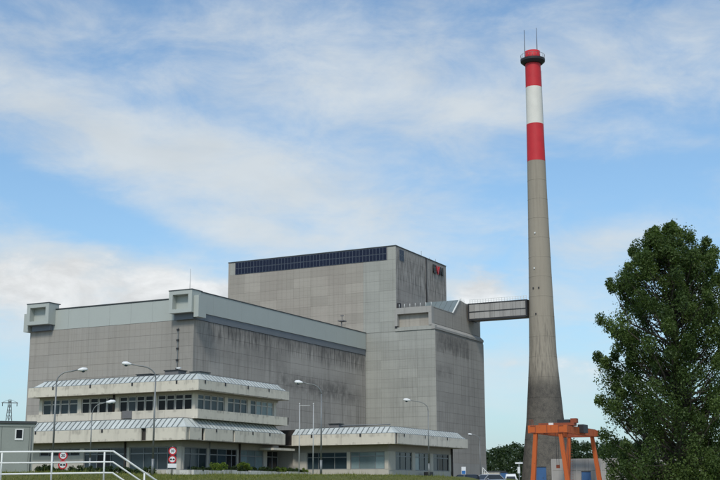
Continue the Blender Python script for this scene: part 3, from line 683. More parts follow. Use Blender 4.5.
for k, (a, b) in enumerate(((-85.96, -81.24), (-80.76, -76.36), (-75.88, -71.6), (-71.12, -66.92))):
    wd = (b-a)/4
    for i in range(4): window(uf, 'x', UY+.05, a+i*wd+.04, a+(i+1)*wd-.04, 6.3, 7.86, 7.38, [], (M_glassb if (k == 0 or (k == 2 and i == 1)) else M_glass), M_alu, .075)
for c in (99.75, 104.05, 109.25): part('column', MB().box(UX-.25, UX+.02, c-.26, c+.26, 6.281, 7.879), M_fascia, uf)
for k, (a, b) in enumerate(((94.8, 99.45), (100.05, 103.75), (104.35, 108.95))):
    n = (4, 3, 4)[k]; wd = (b-a)/n
    for i in range(n): window(uf, 'y', UX-.05, a+i*wd+.04, a+(i+1)*wd-.04, 6.3, 7.86, 7.38, [], M_curt if k == 2 and i > 0 else M_glassb, M_alu, .075)
part('downpipe', MB().tube([(-76.5, UY-.12, 6.3), (-76.5, UY-.12, 8.1)], .09, 8), M_brown, uf)
ur = part('upper_roof', MB().box(UX0+.3, UX1-.3, UY0+.3, UY1-.2, UZ0+.04, UZ1-.02).box(UX0+1.35, UX1-1.0, UY0+1.0, UY1-1.15, UZ1-.019, US1-.06), M_brown, an1)
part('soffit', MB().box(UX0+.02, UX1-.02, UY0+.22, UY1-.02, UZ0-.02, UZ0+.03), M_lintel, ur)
fascia(ur, 'x', UY0, split(UX0, UX1, 4, .02), UZ0-.04, UZ1)
fascia(ur, 'y', UX1-.02, split(UY0+.21, UY1, 4, .02), UZ0-.04, UZ1)
du_ = .8
skirt(ur, 'x', UY0+.15, UX0+.5+du_, UX1-.15-du_, UZ1+.02, US1, du_)
hip(ur, (UX1-.15, UY0+.15), -1, 1, UZ1+.02, US1, du_); hip(ur, (UX0+.5, UY0+.15), 1, 1, UZ1+.02, US1, du_); hip(ur, (UX1-.15, UY1-.3), -1, -1, UZ1+.02, US1, du_)
skirt(ur, 'y', UX1-.15, UY0+.15+du_, UY1-.3-du_, UZ1+.02, US1, du_)
part('gutter_edge', MB().box(UX0, UX1-.01, UY0+.02, UY0+.14, UZ1+.001, UZ1+.05).box(UX1-.14, UX1-.02, UY0+.15, UY1-.01, UZ1+.001, UZ1+.05), M_zincd, ur)
part('ridge_cap', MB().box(UX0+.5+du_, UX1-.2-du_, UY0+.12+du_, UY0+.24+du_, US1-.02, US1+.08).box(UX1-.3-du_, UX1-.18-du_, UY0+.25+du_, UY1-.3-du_, US1-.02, US1+.08), M_cope, ur)
spouts(ur, 'y', UX1-.02, (94.1, 97.6, 101.8, 105.9), UZ1); spouts(ur, 'x', UY0, (-83.5, -78.6, -73.3, -67.9), UZ1)
for x0, x1, z1 in ((-76.7, -74.9, 10.5), (-73.1, -71.4, 10.75)):
    ru = part('roof_unit', MB().box(x0, x1, 98, 99.4, US1-.07, z1-.08), M_greypan, ur); part('lid', MB().box(x0-.08, x1+.08, 97.9, 99.5, z1-.078, z1), M_cope, ru)
ru = part('roof_unit', MB().box(-69.2, -68, 97.0, 98.7, US1-.07, 10.25), M_clad, ur); part('lid', MB().box(-69.3, -67.9, 96.9, 98.8, 10.251, 10.35), M_cope, ru)
part('roof_lamp', MB().tube([(-71.8, 98.6, 10.75), (-71.8, 98.6, 10.95)], .05, 6).box(-72.0, -71.55, 98.5, 98.7, 10.9, 11.05), M_lampw, ur)
part('roof_unit', MB().box(-64.9+1-1.9, -64.4+1-1.9, 93.2, 95.4, 5.0, 5.4), M_clad, lr) if False else None

an2 = thing('single_storey_annex', (-60, 120, -.4), 'single-storey cream annex with wide windows and zinc roof skirt, in front of the tall block', 'building')
QX0, QX1, QY0, QY1 = -66.2, -52.95, 110.86, 131.0
QW, QV = 112.5, -54.5
g2 = part('ground_floor', MB().box(-74.0, QV-.25, QW+.25, 129.6, -1.5, 3.29), M_cream, an2)
b2 = MB().box(-66.2, QV, QW, QW+.24, -1.2, .74)
for a, b in ((-66.2, -64.42), (-59.46, -59.05), (-54.95, QV)): b2.box(a, b, QW-.03, QW+.24, .741, 2.569)
b2.box(QV-.24, QV, QW+.242, 129.6, -1.5, .64)
for a, b in ((QW+.242, 114.15), (118.42, 119.2), (123.31, 124.15), (128.84, 129.6)): b2.box(QV-.24, QV+.03, a, b, .641, 2.589)
part('bay_wall', b2, M_cream, g2)
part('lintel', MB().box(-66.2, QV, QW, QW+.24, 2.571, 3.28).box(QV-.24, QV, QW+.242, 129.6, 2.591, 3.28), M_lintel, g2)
window(g2, 'x', QW+.06, -64.4, -59.48, .75, 2.56, 2.03, [-63.0, -61.0], M_glassb, M_alud)
window(g2, 'x', QW+.06, -59.03, -54.97, .75, 2.56, 2.12, [-58.0, -56.1], M_curt, M_alud)
window(g2, 'y', QV-.06, 114.17, 118.4, .65, 2.58, 2.12, [115.6, 117.0], M_glassb, M_alud)
window(g2, 'y', QV-.06, 119.22, 123.29, .65, 2.58, 2.12, [120.6, 122.0], lambda i: M_glassb if i else M_curt, M_alud)
window(g2, 'y', QV-.06, 124.17, 128.82, .65, 2.58, 2.12, [125.7, 127.3], lambda i: M_glass if i else M_glassb, M_alud)
part('downpipe', MB().tube([(QV+.1, 129.5, -1.3), (QV+.1, 129.5, 3.28)], .13, 8), M_brown, g2)
q2 = part('roof', MB().box(-74, QX1-.3, QY0+.3, QY1-.2, FZ0+.04, 4.38).box(-74, QX1-1.0, QY0+1.0, QY1-1.2, 4.381, 5.04), M_brown, an2)
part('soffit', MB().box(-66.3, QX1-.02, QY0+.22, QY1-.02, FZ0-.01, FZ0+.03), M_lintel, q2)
fascia(q2, 'x', QY0, [(QX0+.8, -59.3), (-59.28, QX1-.02)], FZ0-.02, 4.4)
fascia(q2, 'y', QX1-.02, [(111.5, 117.9), (117.92, 124.4), (124.42, QY1)], FZ0-.02, 4.4)
part('corner_gap', MB().box(QX1-.2, QX1-.08, 111.1, 111.45, FZ0, 4.38), M_brown, q2)
d2 = .85
skirt(q2, 'x', QY0+.1, QX0+.8, QX1-.1-d2, 4.42, 5.1, d2); hip(q2, (QX1-.1, QY0+.1), -1, 1, 4.42, 5.1, d2)
skirt(q2, 'y', QX1-.1, QY0+.1+d2, QY1-.3-d2, 4.42, 5.1, d2); hip(q2, (QX1-.1, QY1-.3), -1, -1, 4.42, 5.1, d2)
part('gutter_edge', MB().box(QX0+.8, QX1-.01, QY0+.02, QY0+.1, 4.401, 4.45).box(QX1-.12, QX1-.02, QY0+.11, QY1-.01, 4.401, 4.45), M_zincd, q2)
part('ridge_cap', MB().box(QX0+.8, QX1-.15-d2, QY0+.07+d2, QY0+.18+d2, 5.08, 5.19).box(QX1-.23-d2, QX1-.12-d2, QY0+.2+d2, QY1-.3-d2, 5.08, 5.19), M_cope, q2)
spouts(q2, 'y', QX1-.02, (113.2, 118.6, 124.8), 4.4); spouts(q2, 'x', QY0, (-62.9, -57.0), 4.4)
ru = part('roof_unit', MB().box(-62.2, -61.0, 113.5, 114.5, 5.03, 5.6), M_greypan, q2); part('lid', MB().box(-62.3, -60.9, 113.4, 114.6, 5.62, 5.72), M_cope, ru)
part('roof_pipe', MB().tube([(-60.5, 113.2, 5.42), (-54.6, 113.2, 5.42)], .07, 6), M_alud, q2)
part('bin_cage', MB().box(-53.9, -53.2, 120.2, 121.2, -1.2, .5), M_dark, g2)

# planter wall beside the office annex
pl = thing('planter', (-63.6, 101, -.4), 'low pale concrete planter trough holding shrubs along the office annex', 'planter')
for i, (p, q) in enumerate(split(89.8, 111.5, 9, .04)):
    part('wall_block', MB().box(-63.62, -63.35, p, q, -.8, .50+random.uniform(-.07, .07)), M_planter, pl)
part('soil', MB().box(-66.4, -63.63, 90.0, 111.4, -.8, .3), M_brown, pl)
part('end_wall', MB().box(-66.4, -63.64, 89.7, 89.98, -.8, .47), M_planter, pl)

# ================================================================== leaf clumps
def leaf_quads(centres, radii, per, size, squash=0.8, updir=0.35):
    C = np.repeat(centres, per, 0); Rr = np.repeat(radii, per)[:, None]; n = len(C)
    d = rng.normal(size=(n, 3)); d /= np.linalg.norm(d, axis=1)[:, None]
    rad = rng.random((n, 1))**0.45
    P = C + d*Rr*rad*np.array([1, 1, squash])
    nr = rng.normal(size=(n, 3)) + np.array([0, 0, updir]) + d*0.7; nr /= np.linalg.norm(nr, axis=1)[:, None]
    t = np.cross(nr, rng.normal(size=(n, 3))); t /= np.linalg.norm(t, axis=1)[:, None]; b = np.cross(nr, t)
    L = size*(0.55+0.95*rng.random((n, 1))**1.5); Wd = L*0.62
    V = np.stack([P-t*L*.5, P+b*Wd*.5-nr*L*.06, P+t*L*.5, P-b*Wd*.5-nr*L*.06], 1).reshape(-1, 3)
    F = np.arange(n*4).reshape(n, 4)
    base = np.repeat(rng.random(len(centres)), per)
    tint = np.clip(base**1.4*0.65 + rng.random(n)*0.40, 0, 1)
    return V, F, tint

# ------------------------------------------------------------------ big tree on the right
def big_tree():
    bx, by, bz = -18.0, 84.1, -1.35
    t = thing('broadleaf_tree', (bx, by, bz), 'tall dense dark green broadleaf tree standing at the right edge', 'tree')
    H = 19.2
    def env(h):     # half width of crown at relative height
        pts = [(0.0, 5.4), (0.1, 5.7), (0.22, 5.7), (0.36, 5.7), (0.5, 5.35), (0.62, 5.15), (0.74, 4.75), (0.85, 3.9), (0.94, 2.7), (1.0, 1.1)]
        for (a, p), (b, q) in zip(pts[:-1], pts[1:]):
            if a <= h <= b: return p+(q-p)*(h-a)/(b-a)
        return .4
    cen, rad = [], []
    tries = 0
    while len(cen) < 330 and tries < 20000:
        tries += 1
        h = random.random()**0.9; e = env(h); a = random.uniform(0, 2*math.pi)
        lob = 0.90+0.13*math.sin(a*3+h*9+2.0)+0.11*math.sin(a*5-h*17)
        rr = e*lob*(random.random()**0.42)*0.98
        p = (rr*math.cos(a), rr*math.sin(a), 0.6+h*(H-1.1))
        r = random.choice((.40, .5, .6, .75, .95, 1.1))*random.uniform(.9, 1.1)*(0.75 if h > .8 else 1)
        if any((p[0]-q[0])**2+(p[1]-q[1])**2+(p[2]-q[2])**2 < (0.62*(r+s))**2*0.60 for q, s in zip(cen, rad)): continue
        cen.append(p); rad.append(r)
    # rising side shoots that make the uneven outline
    for p, r in (((-2.6, .3, 17.3), .55), ((-4.2, .0, 15.0), .65), ((-5.2, .2, 12.4), .7), ((-5.7, .1, 9.6), .7), ((-5.6, .3, 6.4), .7), ((.6, 0, 18.9), .5), ((-.9, .3, 18.7), .5), ((2.6, 0, 17.4), .6),
                 ((3.9, 0, 15.4), .8), ((3.4, -.5, 16.6), .7), ((4.6, -.3, 13.6), .8), ((-5.4, -.2, 3.9), .75), ((-4.9, .2, 1.7), .8), ((-4.6, -1.2, .9), .9), ((-3, -2, 1.0), .9), ((1, -3, .9), .9), ((3, -2, 1.3), .9), ((-3.6, -2.4, 11), .8), ((-2.5, -3.2, 7.5), .8), ((1.5, -3.4, 10), .8)):
        for k in range(5):
            f = k*.13; q = (p[0]*(1-f)+random.uniform(-.25, .25), p[1]*(1-f)+random.uniform(-.25, .25), p[2]-k*random.uniform(.35, .6)*(1 if p[2] > 3 else .2))
            cen.append(q); rad.append(r*(.65+.18*k))
    cen = np.array(cen); rad = np.array(rad)
    V, F, tint = leaf_quads(cen, rad*.95, 400, .16, 1.2, .3)
    # loose leaves between the clumps
    V2, F2, t2 = leaf_quads(cen, rad*1.3, 30, .14, 1.2, .2)
    V = np.concatenate([V, V2]); F = np.concatenate([F, F2+len(F)*4]); tint = np.concatenate([tint, t2])
    link('crown', fast_mesh('crown', V, F, M_leaf, tint), t)
    tr = MB(); path = [(0,0,-.2), (.05,0,1.5), (.1,.05,4), (-.05,.1,7), (.1,.05,10), (.15,0,13), (.0,.05,16), (0,0,18)]
    tr.tube(path, [.42, .36, .32, .27, .21, .15, .09, .04], 10)
    lpart('trunk', tr, M_bark, t)
    P = np.array(path); limb = MB()
    for c, r in zip(cen[::1], rad[::1]):
        hr = math.hypot(c[0], c[1]); z0 = max(.8, c[2]-hr*random.uniform(.65, 1.0)-.3)
        if hr < .6: continue
        z0 = min(z0, 16); k = np.array([np.interp(z0, P[:,2], P[:,0]), np.interp(z0, P[:,2], P[:,1]), z0])
        jt = rng.normal(size=3)*.10*hr; md = k*.4+c*.6+np.array([0, 0, -.16*hr])+jt; w0 = .022+.013*hr
        limb.tube([k, k*.78+c*.22+np.array([0,0,.02*hr])-jt*.5, md, c], [w0*1.5, w0, w0*.7, .012], 5, True, False)
    lpart('limbs', limb, M_bark, t)
big_tree()

# ------------------------------------------------------------------ far woodland
def woodland():
    cen, rad = [], []
    for i in range(210):
        azm = R(-27.5+31.5*(i+random.random())/210); d = random.uniform(350, 470)
        x, y = d*math.sin(azm), d*math.cos(azm); azd = math.degrees(azm)
        hmax = np.interp(azd, [-27, -22, -20.9, -19.9, -17.5, -16, -14, -10, 4], [10, 10.5, 12.0, 14.2, 15.2, 14.6, 14.2, 14.5, 14.5])*(d/420)*random.uniform(.84, 1.0)
        w_ = random.uniform(3.2, 5.0)
        for k in range(30):
            h = random.random()**.8; a = random.uniform(0, 2*math.pi); e = w_*(1-.75*h**2.2)*random.random()**.5
            cen.append((x+e*math.cos(a), y+e*math.sin(a), -.5+h*(hmax+.2))); rad.append(random.uniform(1.0, 1.9))
    V, F, tint = leaf_quads(np.array(cen), np.array(rad), 30, .75)
    o = link('woodland', fast_mesh('woodland', V, F, M_leafd, tint)); o['kind'] = 'stuff'
    tag(o, 'far dark green woodland on the horizon behind the chimney', 'woodland')
woodland()

# ------------------------------------------------------------------ hedges and shrubs
def bush(name, x, y, zb, w, h, label, mat, group, per=150, size=.10, cat='shrub'):
    t = thing(name, (x, y, zb), label, cat, group)
    n = max(6, int(14*w*h)); c = []; r = []
    for i in range(n):
        a = random.uniform(0, 2*math.pi); q = w/2*random.random()**.5*.8; zz = h*random.uniform(.25, .85)*(1-.35*(q/(w/2))**2)
        c.append((q*math.cos(a), q*math.sin(a), zz)); r.append(random.uniform(.16, .26)*min(1.6, max(.8, h)))
    V, F, tint = leaf_quads(np.array(c), np.array(r), per, size)
    link('foliage', fast_mesh('foliage', V, F, mat, tint), t)
    st = MB()
    for p in c[::2]: st.tube([(p[0]*.15, p[1]*.15, -.1), (p[0]*.7, p[1]*.7, p[2]*.6), p], [.025, .018, .008], 5, True, False)
    lpart('stems', st, M_bark, t)
    return t
ordn = ['first', 'second', 'third', 'fourth', 'fifth', 'sixth', 'seventh', 'eighth', 'ninth', 'tenth', 'eleventh', 'twelfth', 'thirteenth', 'fourteenth']
for i in range(9):
    bush('hedge_bush', -84.5+i*2.1, 88.6+random.uniform(-.25, .25), -.1, 2.3, .95+random.uniform(-.1, .12), 'dark clipped hedge bush, %s from the left in the row before the office front' % ordn[i], M_hedge, 'hedge before the office front', 120, .11, 'hedge')
side = [(91.2, .62, M_hedge), (93.0, .5, M_hedge), (95.0, 1.05, M_shrub), (96.6, .45, M_hedge), (98.4, .75, M_hedge), (99.9, 1.1, M_shrub), (101.6, .65, M_hedge), (103.4, .7, M_hedge), (105.0, .68, M_hedge),
        (106.6, .7, M_shrub), (108.0, .66, M_hedge), (109.4, .62, M_hedge), (110.8, .66, M_shrub)]
for i, (y, h, mt) in enumerate(side):
    k = 'bright yellow-green' if mt is M_shrub else 'dark green'
    bush('shrub', -64.3+random.uniform(-.2, .2), y, .28, 1.9, h*1.05, '%s shrub in the planter trough, %s counted from the road sign' % (k, ordn[i]), mt, 'shrubs in the planter', 130, .10)
for i, (x, y) in enumerate(((-59.3, 62.4), (-57.5, 63.9), (-55.8, 65.4), (-54.0, 66.8))):
    bush('low_bush', x, y, float(ground_z(x, y))-.05, 2.6, .75, 'low dark bush seen through the white railing, %s from the left' % ordn[i], M_hedge, 'bushes behind the railing', 120, .09)

# ------------------------------------------------------------------ grass
def grass():
    n = 110000
    r = 52+62*rng.random(n); b = np.radians(rng.uniform(18.5, 46, n))
    x, y = -r*np.sin(b), r*np.cos(b)
    k = lawn_of(x, y) > .4
    k &= ~((x < -65) & (y > 90)) & ~((y > 112)) & ~((x < -63.2) & (y > 89.4))
    x, y = x[k], y[k]; n = len(x); z = ground_z(x, y)
    hh = rng.uniform(.05, .17, n)*(0.7+0.6*(np.sin(x*.9)*np.cos(y*.7) > .2)); hh = np.where(rng.random(n) < .05, hh*2.4, hh); a = rng.uniform(0, np.pi, n); wd = rng.uniform(.012, .03, n)
    lean = rng.normal(size=(n, 2))*.06
    V = np.stack([np.stack([x-np.cos(a)*wd, y-np.sin(a)*wd, z-.02], 1), np.stack([x+np.cos(a)*wd, y+np.sin(a)*wd, z-.02], 1), np.stack([x+lean[:,0], y+lean[:,1], z+hh], 1)], 1).reshape(-1, 3)
    o = link('grass', fast_mesh('grass', V, np.arange(n*3).reshape(n, 3), M_grass, rng.random(n))); o['kind'] = 'stuff'
    tag(o, 'rough green and yellowed grass in front of the annexes', 'grass')
grass()

# ================================================================== street lamps
def street_lamp(x, y, z_top, arm, head, label, r=.075, name='street_lamp'):
    """arm = (dx, dy) of the outreach; head lies at its end"""
    zb = float(ground_z(x, y)); t = thing(name, (x, y, zb-.05), label, 'street lamp', 'street lamps'); H = z_top-zb
    ax, ay = arm; L = math.hypot(ax, ay); n = 9
    lpart('base_sleeve', MB().tube([(0,0,0), (0,0,1.3)], r*1.35, 10), M_steel, t)
    lpart('pole', MB().tube([(0,0,1.3), (0,0,H-.9)], [r, r*.75], 10), M_steel, t)
    pts = [(ax*(1-math.cos(q)), ay*(1-math.cos(q)), H-.9+.85*math.sin(q)) for q in np.linspace(0, math.pi/2, n)]
    pts = [(p[0]*.55, p[1]*.55, p[2]) for p in pts] + [(ax*.85, ay*.85, H+.08)]
    lpart('arm', MB().tube(pts, r*.6, 8), M_steel, t)
    d = Vector((ax, ay, .10*L)).normalized(); e = Vector((ax*.82, ay*.82, H+.07))
    hm = MB().tube([e, e+d*.12, e+d*.35, e+d*.62, e+d*.72], [.05, .10, .17, .13, .04], 10)
    hd = lpart('lamp_head', hm, M_lampw, t)
    c = e+d*.4; lpart('lens', MB().tube([c+Vector((0,0,-.06)), c+Vector((0,0,-.18)), c+Vector((0,0,-.22))], [.15, .12, .03], 10), M_glassb, t)
    return t
street_lamp(-59.29, 66.37, 7.45, (1.35, 1.2), 1, 'tall grey street lamp at the far left with its arm curving right over the annex')
street_lamp(-53.74, 70.94, 7.95, (-1.75, -1.35), 1, 'tall grey street lamp beside the two red-ringed signs, arm pointing left')
street_lamp(-59.22, 70.41, 5.3, (.95, .8), 1, 'shorter street lamp between the two tall lamps in front of the annex', .05)
street_lamp(-48.16, 86.49, 7.55, (-1.65, -.95), 1, 'grey street lamp in front of the single-storey annex beside the flagpoles')
street_lamp(-47.0, 106.05, 7.25, (-1.9, -.9), 1, 'thin grey street lamp before the right end of the single-storey annex', .06)
street_lamp(-73.1, 186.2, 7.45, (-1.4, -.6), 1, 'far street lamp by the parked cars at the foot of the tall block', .08)
for x, y, arm, lab in ((-53.27, 91.64, True, 'left slim white flagpole with a short top bar before the single-storey annex'), (-52.19, 92.26, False, 'right slim white flagpole before the single-storey annex')):
    zb = float(ground_z(x, y)); t = thing('flagpole', (x, y, zb-.05), lab, 'flagpole', 'flagpoles'); H = 6.26-zb
    lpart('pole', MB().tube([(0,0,0), (0,0,H)], [.05, .032], 8), M_poleg, t)
    lpart('base_plate', MB().lathe([(.18, 0), (.18, .12), (.07, .16)], 0, 0, 12), M_steel, t)
    lpart('finial', MB().lathe([(.01, H), (.06, H+.04), (.06, H+.09), (.005, H+.13)], 0, 0, 10), M_white, t)
    if arm: lpart('top_bar', MB().tube([(0,0,H-.1), (.85,.45,H-.1)], .025, 6), M_white, t)

# ------------------------------------------------------------------ road signs
def disc(mb, c, n, r0, r1, d0, d1, k=28):
    """ring or disc facing direction n (horizontal)"""
    n = Vector(n).normalized(); s = n.cross(Vector((0,0,1))); u = Vector((0,0,1)); c = Vector(c)
    pts = []
    for d in (d0, d1):
        for r in (r0, r1):
            pts += [c+n*d+(s*math.cos(2*math.pi*j/k)+u*math.sin(2*math.pi*j/k))*max(r, .001) for j in range(k)]
    fs = []
    for j in range(k):
        q = (j+1) % k
        fs += [(j, k+j, k+q, q), (2*k+j, 2*k+q, 3*k+q, 3*k+j), (k+j, 3*k+j, 3*k+q, k+q), (j, q, 2*k+q, 2*k+j)]
    return mb.poly(pts, fs)
def glyph(text, size, c, n, mat, parent, name='numerals'):
    cu = bpy.data.curves.new(name, 'FONT'); cu.body = text; cu.size = size; cu.extrude = .004; cu.align_x = 'CENTER'; cu.align_y = 'CENTER'; cu.offset = size*.02
    tmp = bpy.data.objects.new('tmp', cu); COL.objects.link(tmp); bpy.context.view_layer.update()
    me = bpy.data.meshes.new_from_object(tmp.evaluated_get(bpy.context.evaluated_depsgraph_get())); bpy.data.objects.remove(tmp)
    n = Vector(n).normalized(); s = Vector((0,0,1)).cross(n); c = Vector(c)
    for v in me.vertices: v.co = c+s*v.co.x+Vector((0,0,1))*v.co.y+n*v.co.z
    me.materials.clear(); me.materials.append(mat); return link(name, me, parent)
def road_sign(x, y, label, top, plate=True):
    zb = float(ground_z(x, y)); t = thing('road_sign', (x, y, zb-.05), label, 'road sign', 'red-ringed road signs')
    n = Vector((-x, -y, 0)).normalized(); f = lambda z: z-zb+.05
    lpart('post', MB().tube([(0,0,0), (0,0,f(top+.05))], .04, 8), M_steel, t)
    o = n*.06
    for i, zc in enumerate((top-.30, top-.90)):
        c = Vector((0,0,f(zc)))+o
        b = lpart('sign_disc', disc(MB(), c, n, 0, .29, -.015, .0), M_signw, t)
        link('red_ring', disc(MB(), c, n, .21, .295, -.01, .006).mesh('red_ring', M_signr), b)
        if i == 0: glyph('30', .25, c+n*.008, n, M_black, b)
        else:
            s = Vector((0,0,1)).cross(n); m_ = MB()
            for sx in (-.10, .10):
                q = c+s*sx+n*.004
                m_.prism([q+s*a+Vector((0,0,b_)) for a, b_ in ((-.08,-.06), (.08,-.06), (.08,.01), (.045,.06), (-.045,.06), (-.08,.01))], n*.006)
            link('car_symbols', m_.mesh('car_symbols', M_black), b)
    if plate:
        c = Vector((0,0,f(top-1.36)))+o; s = Vector((0,0,1)).cross(n)
        pb = lpart('text_plate', MB().prism([c-s*.32-Vector((0,0,.15)), c+s*.32-Vector((0,0,.15)), c+s*.32+Vector((0,0,.15)), c-s*.32+Vector((0,0,.15))], n*.02), M_signw, t)
road_sign(-52.01, 70.99, 'post with two red-ringed road signs and a white plate beneath, before the office annex corner', 1.84)
road_sign(-53.6, 61.0, 'post with two red-ringed road signs seen through the white railing', 1.32, False)

# ------------------------------------------------------------------ stair with white railing
st = thing('stair', (-32, 35.8, -2.6), 'concrete landing and steps going down to the right under the white railing', 'stair')
A = Vector((-36.3, 31.95, 0)); Bp = Vector((-30.29, 37.24, 0)); dr = (Bp-A).normalized(); nb = Vector((-dr.y, dr.x, 0))   # nb points away from the camera
LZ = -.80
def slab(p, q, w0, w1, z0, z1): return [p+nb*w0+Vector((0,0,z0)), q+nb*w0+Vector((0,0,z0)), q+nb*w1+Vector((0,0,z0)), p+nb*w1+Vector((0,0,z0))], (0, 0, z1-z0)
part('landing', MB().prism(*slab(A, Bp, -.3, 1.7, -2.8, LZ)), M_slab, st)
for i in range(9):
    p = Bp+dr*(.28*i+.004); part('step', MB().prism(*slab(p, p+dr*.276, -.3, 1.7, -2.8, LZ-.175*(i+1))), M_slab, st)
rl = thing('railing', (-32, 35.8, LZ), 'white painted tube railing with three bars sloping down at its right end', 'railing')
def P3(s, z): return A+dr*s+Vector((0,0,z))
Lb = (Bp-A).length; s1 = Lb+.1; s2 = Lb+2.6; drop = 1.575
L3 = (-30.47+33.38)
p1 = (Vector((-33.38, 34.5, 0))-A).dot(dr); p2 = (Vector((-31.99, 35.78, 0))-A).dot(dr); p3 = (Vector((-30.47, 37.09, 0))-A).dot(dr)
for nm, h in (('handrail', 1.17), ('middle_rail', .75), ('lower_rail', .33)):
    part(nm, MB().tube([P3(0, LZ+h-.06), P3(p1, LZ+h-.055), P3(p3, LZ+h), P3(s1, LZ+h), P3(s2, LZ+h-drop*1.05)], .034 if h < 1 else .04, 8), M_rail, rl)
for s_ in (p1-1.95, p1, p2, p3): part('post', MB().tube([P3(s_, LZ), P3(s_, LZ+1.15)], .035, 8), M_rail, rl)
for s_ in (s1+1.25, s2-.1): 
    k = (s_-s1)/(s2-s1)*drop*1.05; part('post', MB().tube([P3(s_, LZ-k-.15), P3(s_, LZ+1.15-k)], .035, 8), M_rail, rl)

# ------------------------------------------------------------------ shed at the left edge
sh = thing('shed', (-52.3, 53.8, -.3), 'grey-green flat-roofed cabin with one tiny window at the left edge', 'shed')
c0 = Vector((-50.85, 55.15, 0)); dl = Vector((-.71, -.70, 0)).normalized(); db = Vector((dl.y, -dl.x, 0))*1.0
if db.dot(c0) < 0: db = -db
def SB(u0, u1, w0, w1, z0, z1):
    p = [c0+dl*u+db*w_+Vector((0,0,z0)) for u, w_ in ((u0,w0),(u1,w0),(u1,w1),(u0,w1))]; return MB().prism(p, (0,0,z1-z0))
sw = part('wall', SB(.05, 7.8, .05, 3.0, -.6, 2.72), M_shedd, sh)
for i, (u0, u1) in enumerate(((.28, 1.88), (1.9, 3.4), (3.42, 4.92), (4.94, 6.4), (6.42, 7.8))):
    part('panel', SB(u0, u1, 0, .048, -.6, 2.6), M_shed, sw)
part('corner_post', SB(0, .26, -.012, .3, -.6, 2.6), M_shed, sw)
part('eave', SB(-.06, 7.9, -.05, .35, 2.602, 2.78), M_shed, sw)
part('roof', SB(-.14, 7.95, -.14, 3.1, 2.785, 2.93), M_cope, sh)
wf = part('window', SB(.62, 1.12, -.045, -.003, 1.78, 2.46), M_white, sw)
part('pane', SB(.70, 1.04, -.053, -.046, 1.90, 2.40), M_glass, wf)
part('drain_pipe', MB().tube([c0+dl*.15+db*(-.06)+Vector((0,0,z)) for z in (-.5, 2.6)], .035, 6), M_shedd, sw)

# ------------------------------------------------------------------ pylon
py = thing('power_pylon', (-290.9, 302.9, -1.4), 'distant steel lattice pylon above the cabin roof', 'pylon')
pm = MB(); Hp = 29.5
def lev(z): k = 1.7*(1-z/Hp)+.28; return [Vector((sx*k, sy*k, z)) for sx, sy in ((-1,-1),(1,-1),(1,1),(-1,1))]
zs = [0, 5, 9.5, 13.5, 17, 20, 22.5, 24.7, 26.6, 28.2, Hp]
for z0, z1 in zip(zs[:-1], zs[1:]):
    a, b = lev(z0), lev(z1)
    for i in range(4):
        pm.bar(a[i], b[i], .16); pm.bar(a[i], b[(i+1) % 4], .08); pm.bar(a[(i+1) % 4], b[i], .08)
lpart('lattice_mast', pm, M_steel, py)
dirc = Vector((.72, .69, 0))
cm = MB().bar(dirc*-2.7+Vector((0,0,28.6)), dirc*2.7+Vector((0,0,28.6)), .25, .3).bar(dirc*-2.7+Vector((0,0,28.6)), Vector((0,0,Hp+.3)), .1).bar(dirc*2.7+Vector((0,0,28.6)), Vector((0,0,Hp+.3)), .1)
lpart('cross_arm', cm, M_steel, py)
for s_ in (-2.4, 2.4): lpart('insulator', MB().tube([dirc*s_+Vector((0,0,28.5)), dirc*s_+Vector((0,0,27.4))], .12, 6), M_dark, py)

# ================================================================== gantry crane
cr = thing('gantry_crane', (-66.5, 213, G0), 'orange steel gantry crane with splayed legs in front of the chimney', 'crane')
ca = R(4); ex = Vector((math.cos(ca), math.sin(ca), 0)); ey = Vector((-math.sin(ca)*0.25, math.cos(ca), 0)).normalized()
O = Vector((-69.7, 202.3, 0)); Wc, Lc, ZB, ZTc = 6.5, 21.0, 8.2, 9.55
def CP(u, v, z): return O+ex*u+ey*v+Vector((0,0,z))
def cbar(n, a, b, w, h, m=None, par=None): return part(n, MB().bar(CP(*a), CP(*b), w, h), m or M_orange, par or cr)
zc = (ZB+ZTc)/2
fb = cbar('end_beam', (-.3, 0, zc), (Wc+.3, 0, zc), .9, ZTc-ZB)
for u in (1.1, 3.2, 5.3): cbar('stiffener', (u-.06, -.47, zc), (u+.06, -.47, zc), .05, 1.4, M_oranged, fb)
cbar('end_beam', (-.2, Lc, zc-.1), (Wc+.3, Lc, zc-.1), .8, 1.25, M_oranged)
for u in (.5, Wc-.35):
    g = cbar('girder', (u, .47, zc-.05), (u, Lc-.42, zc-.05), .8, 1.3)
    cbar('rail', (u, .2, ZTc-.02), (u, Lc, ZTc-.02), .12, .14, M_dark, g)
    for k in range(6): cbar('stiffener', (u+.42, 2.5+k*3.1, zc-.6), (u+.42, 2.5+k*3.1, zc+.55), .1, .05, M_oranged, g)
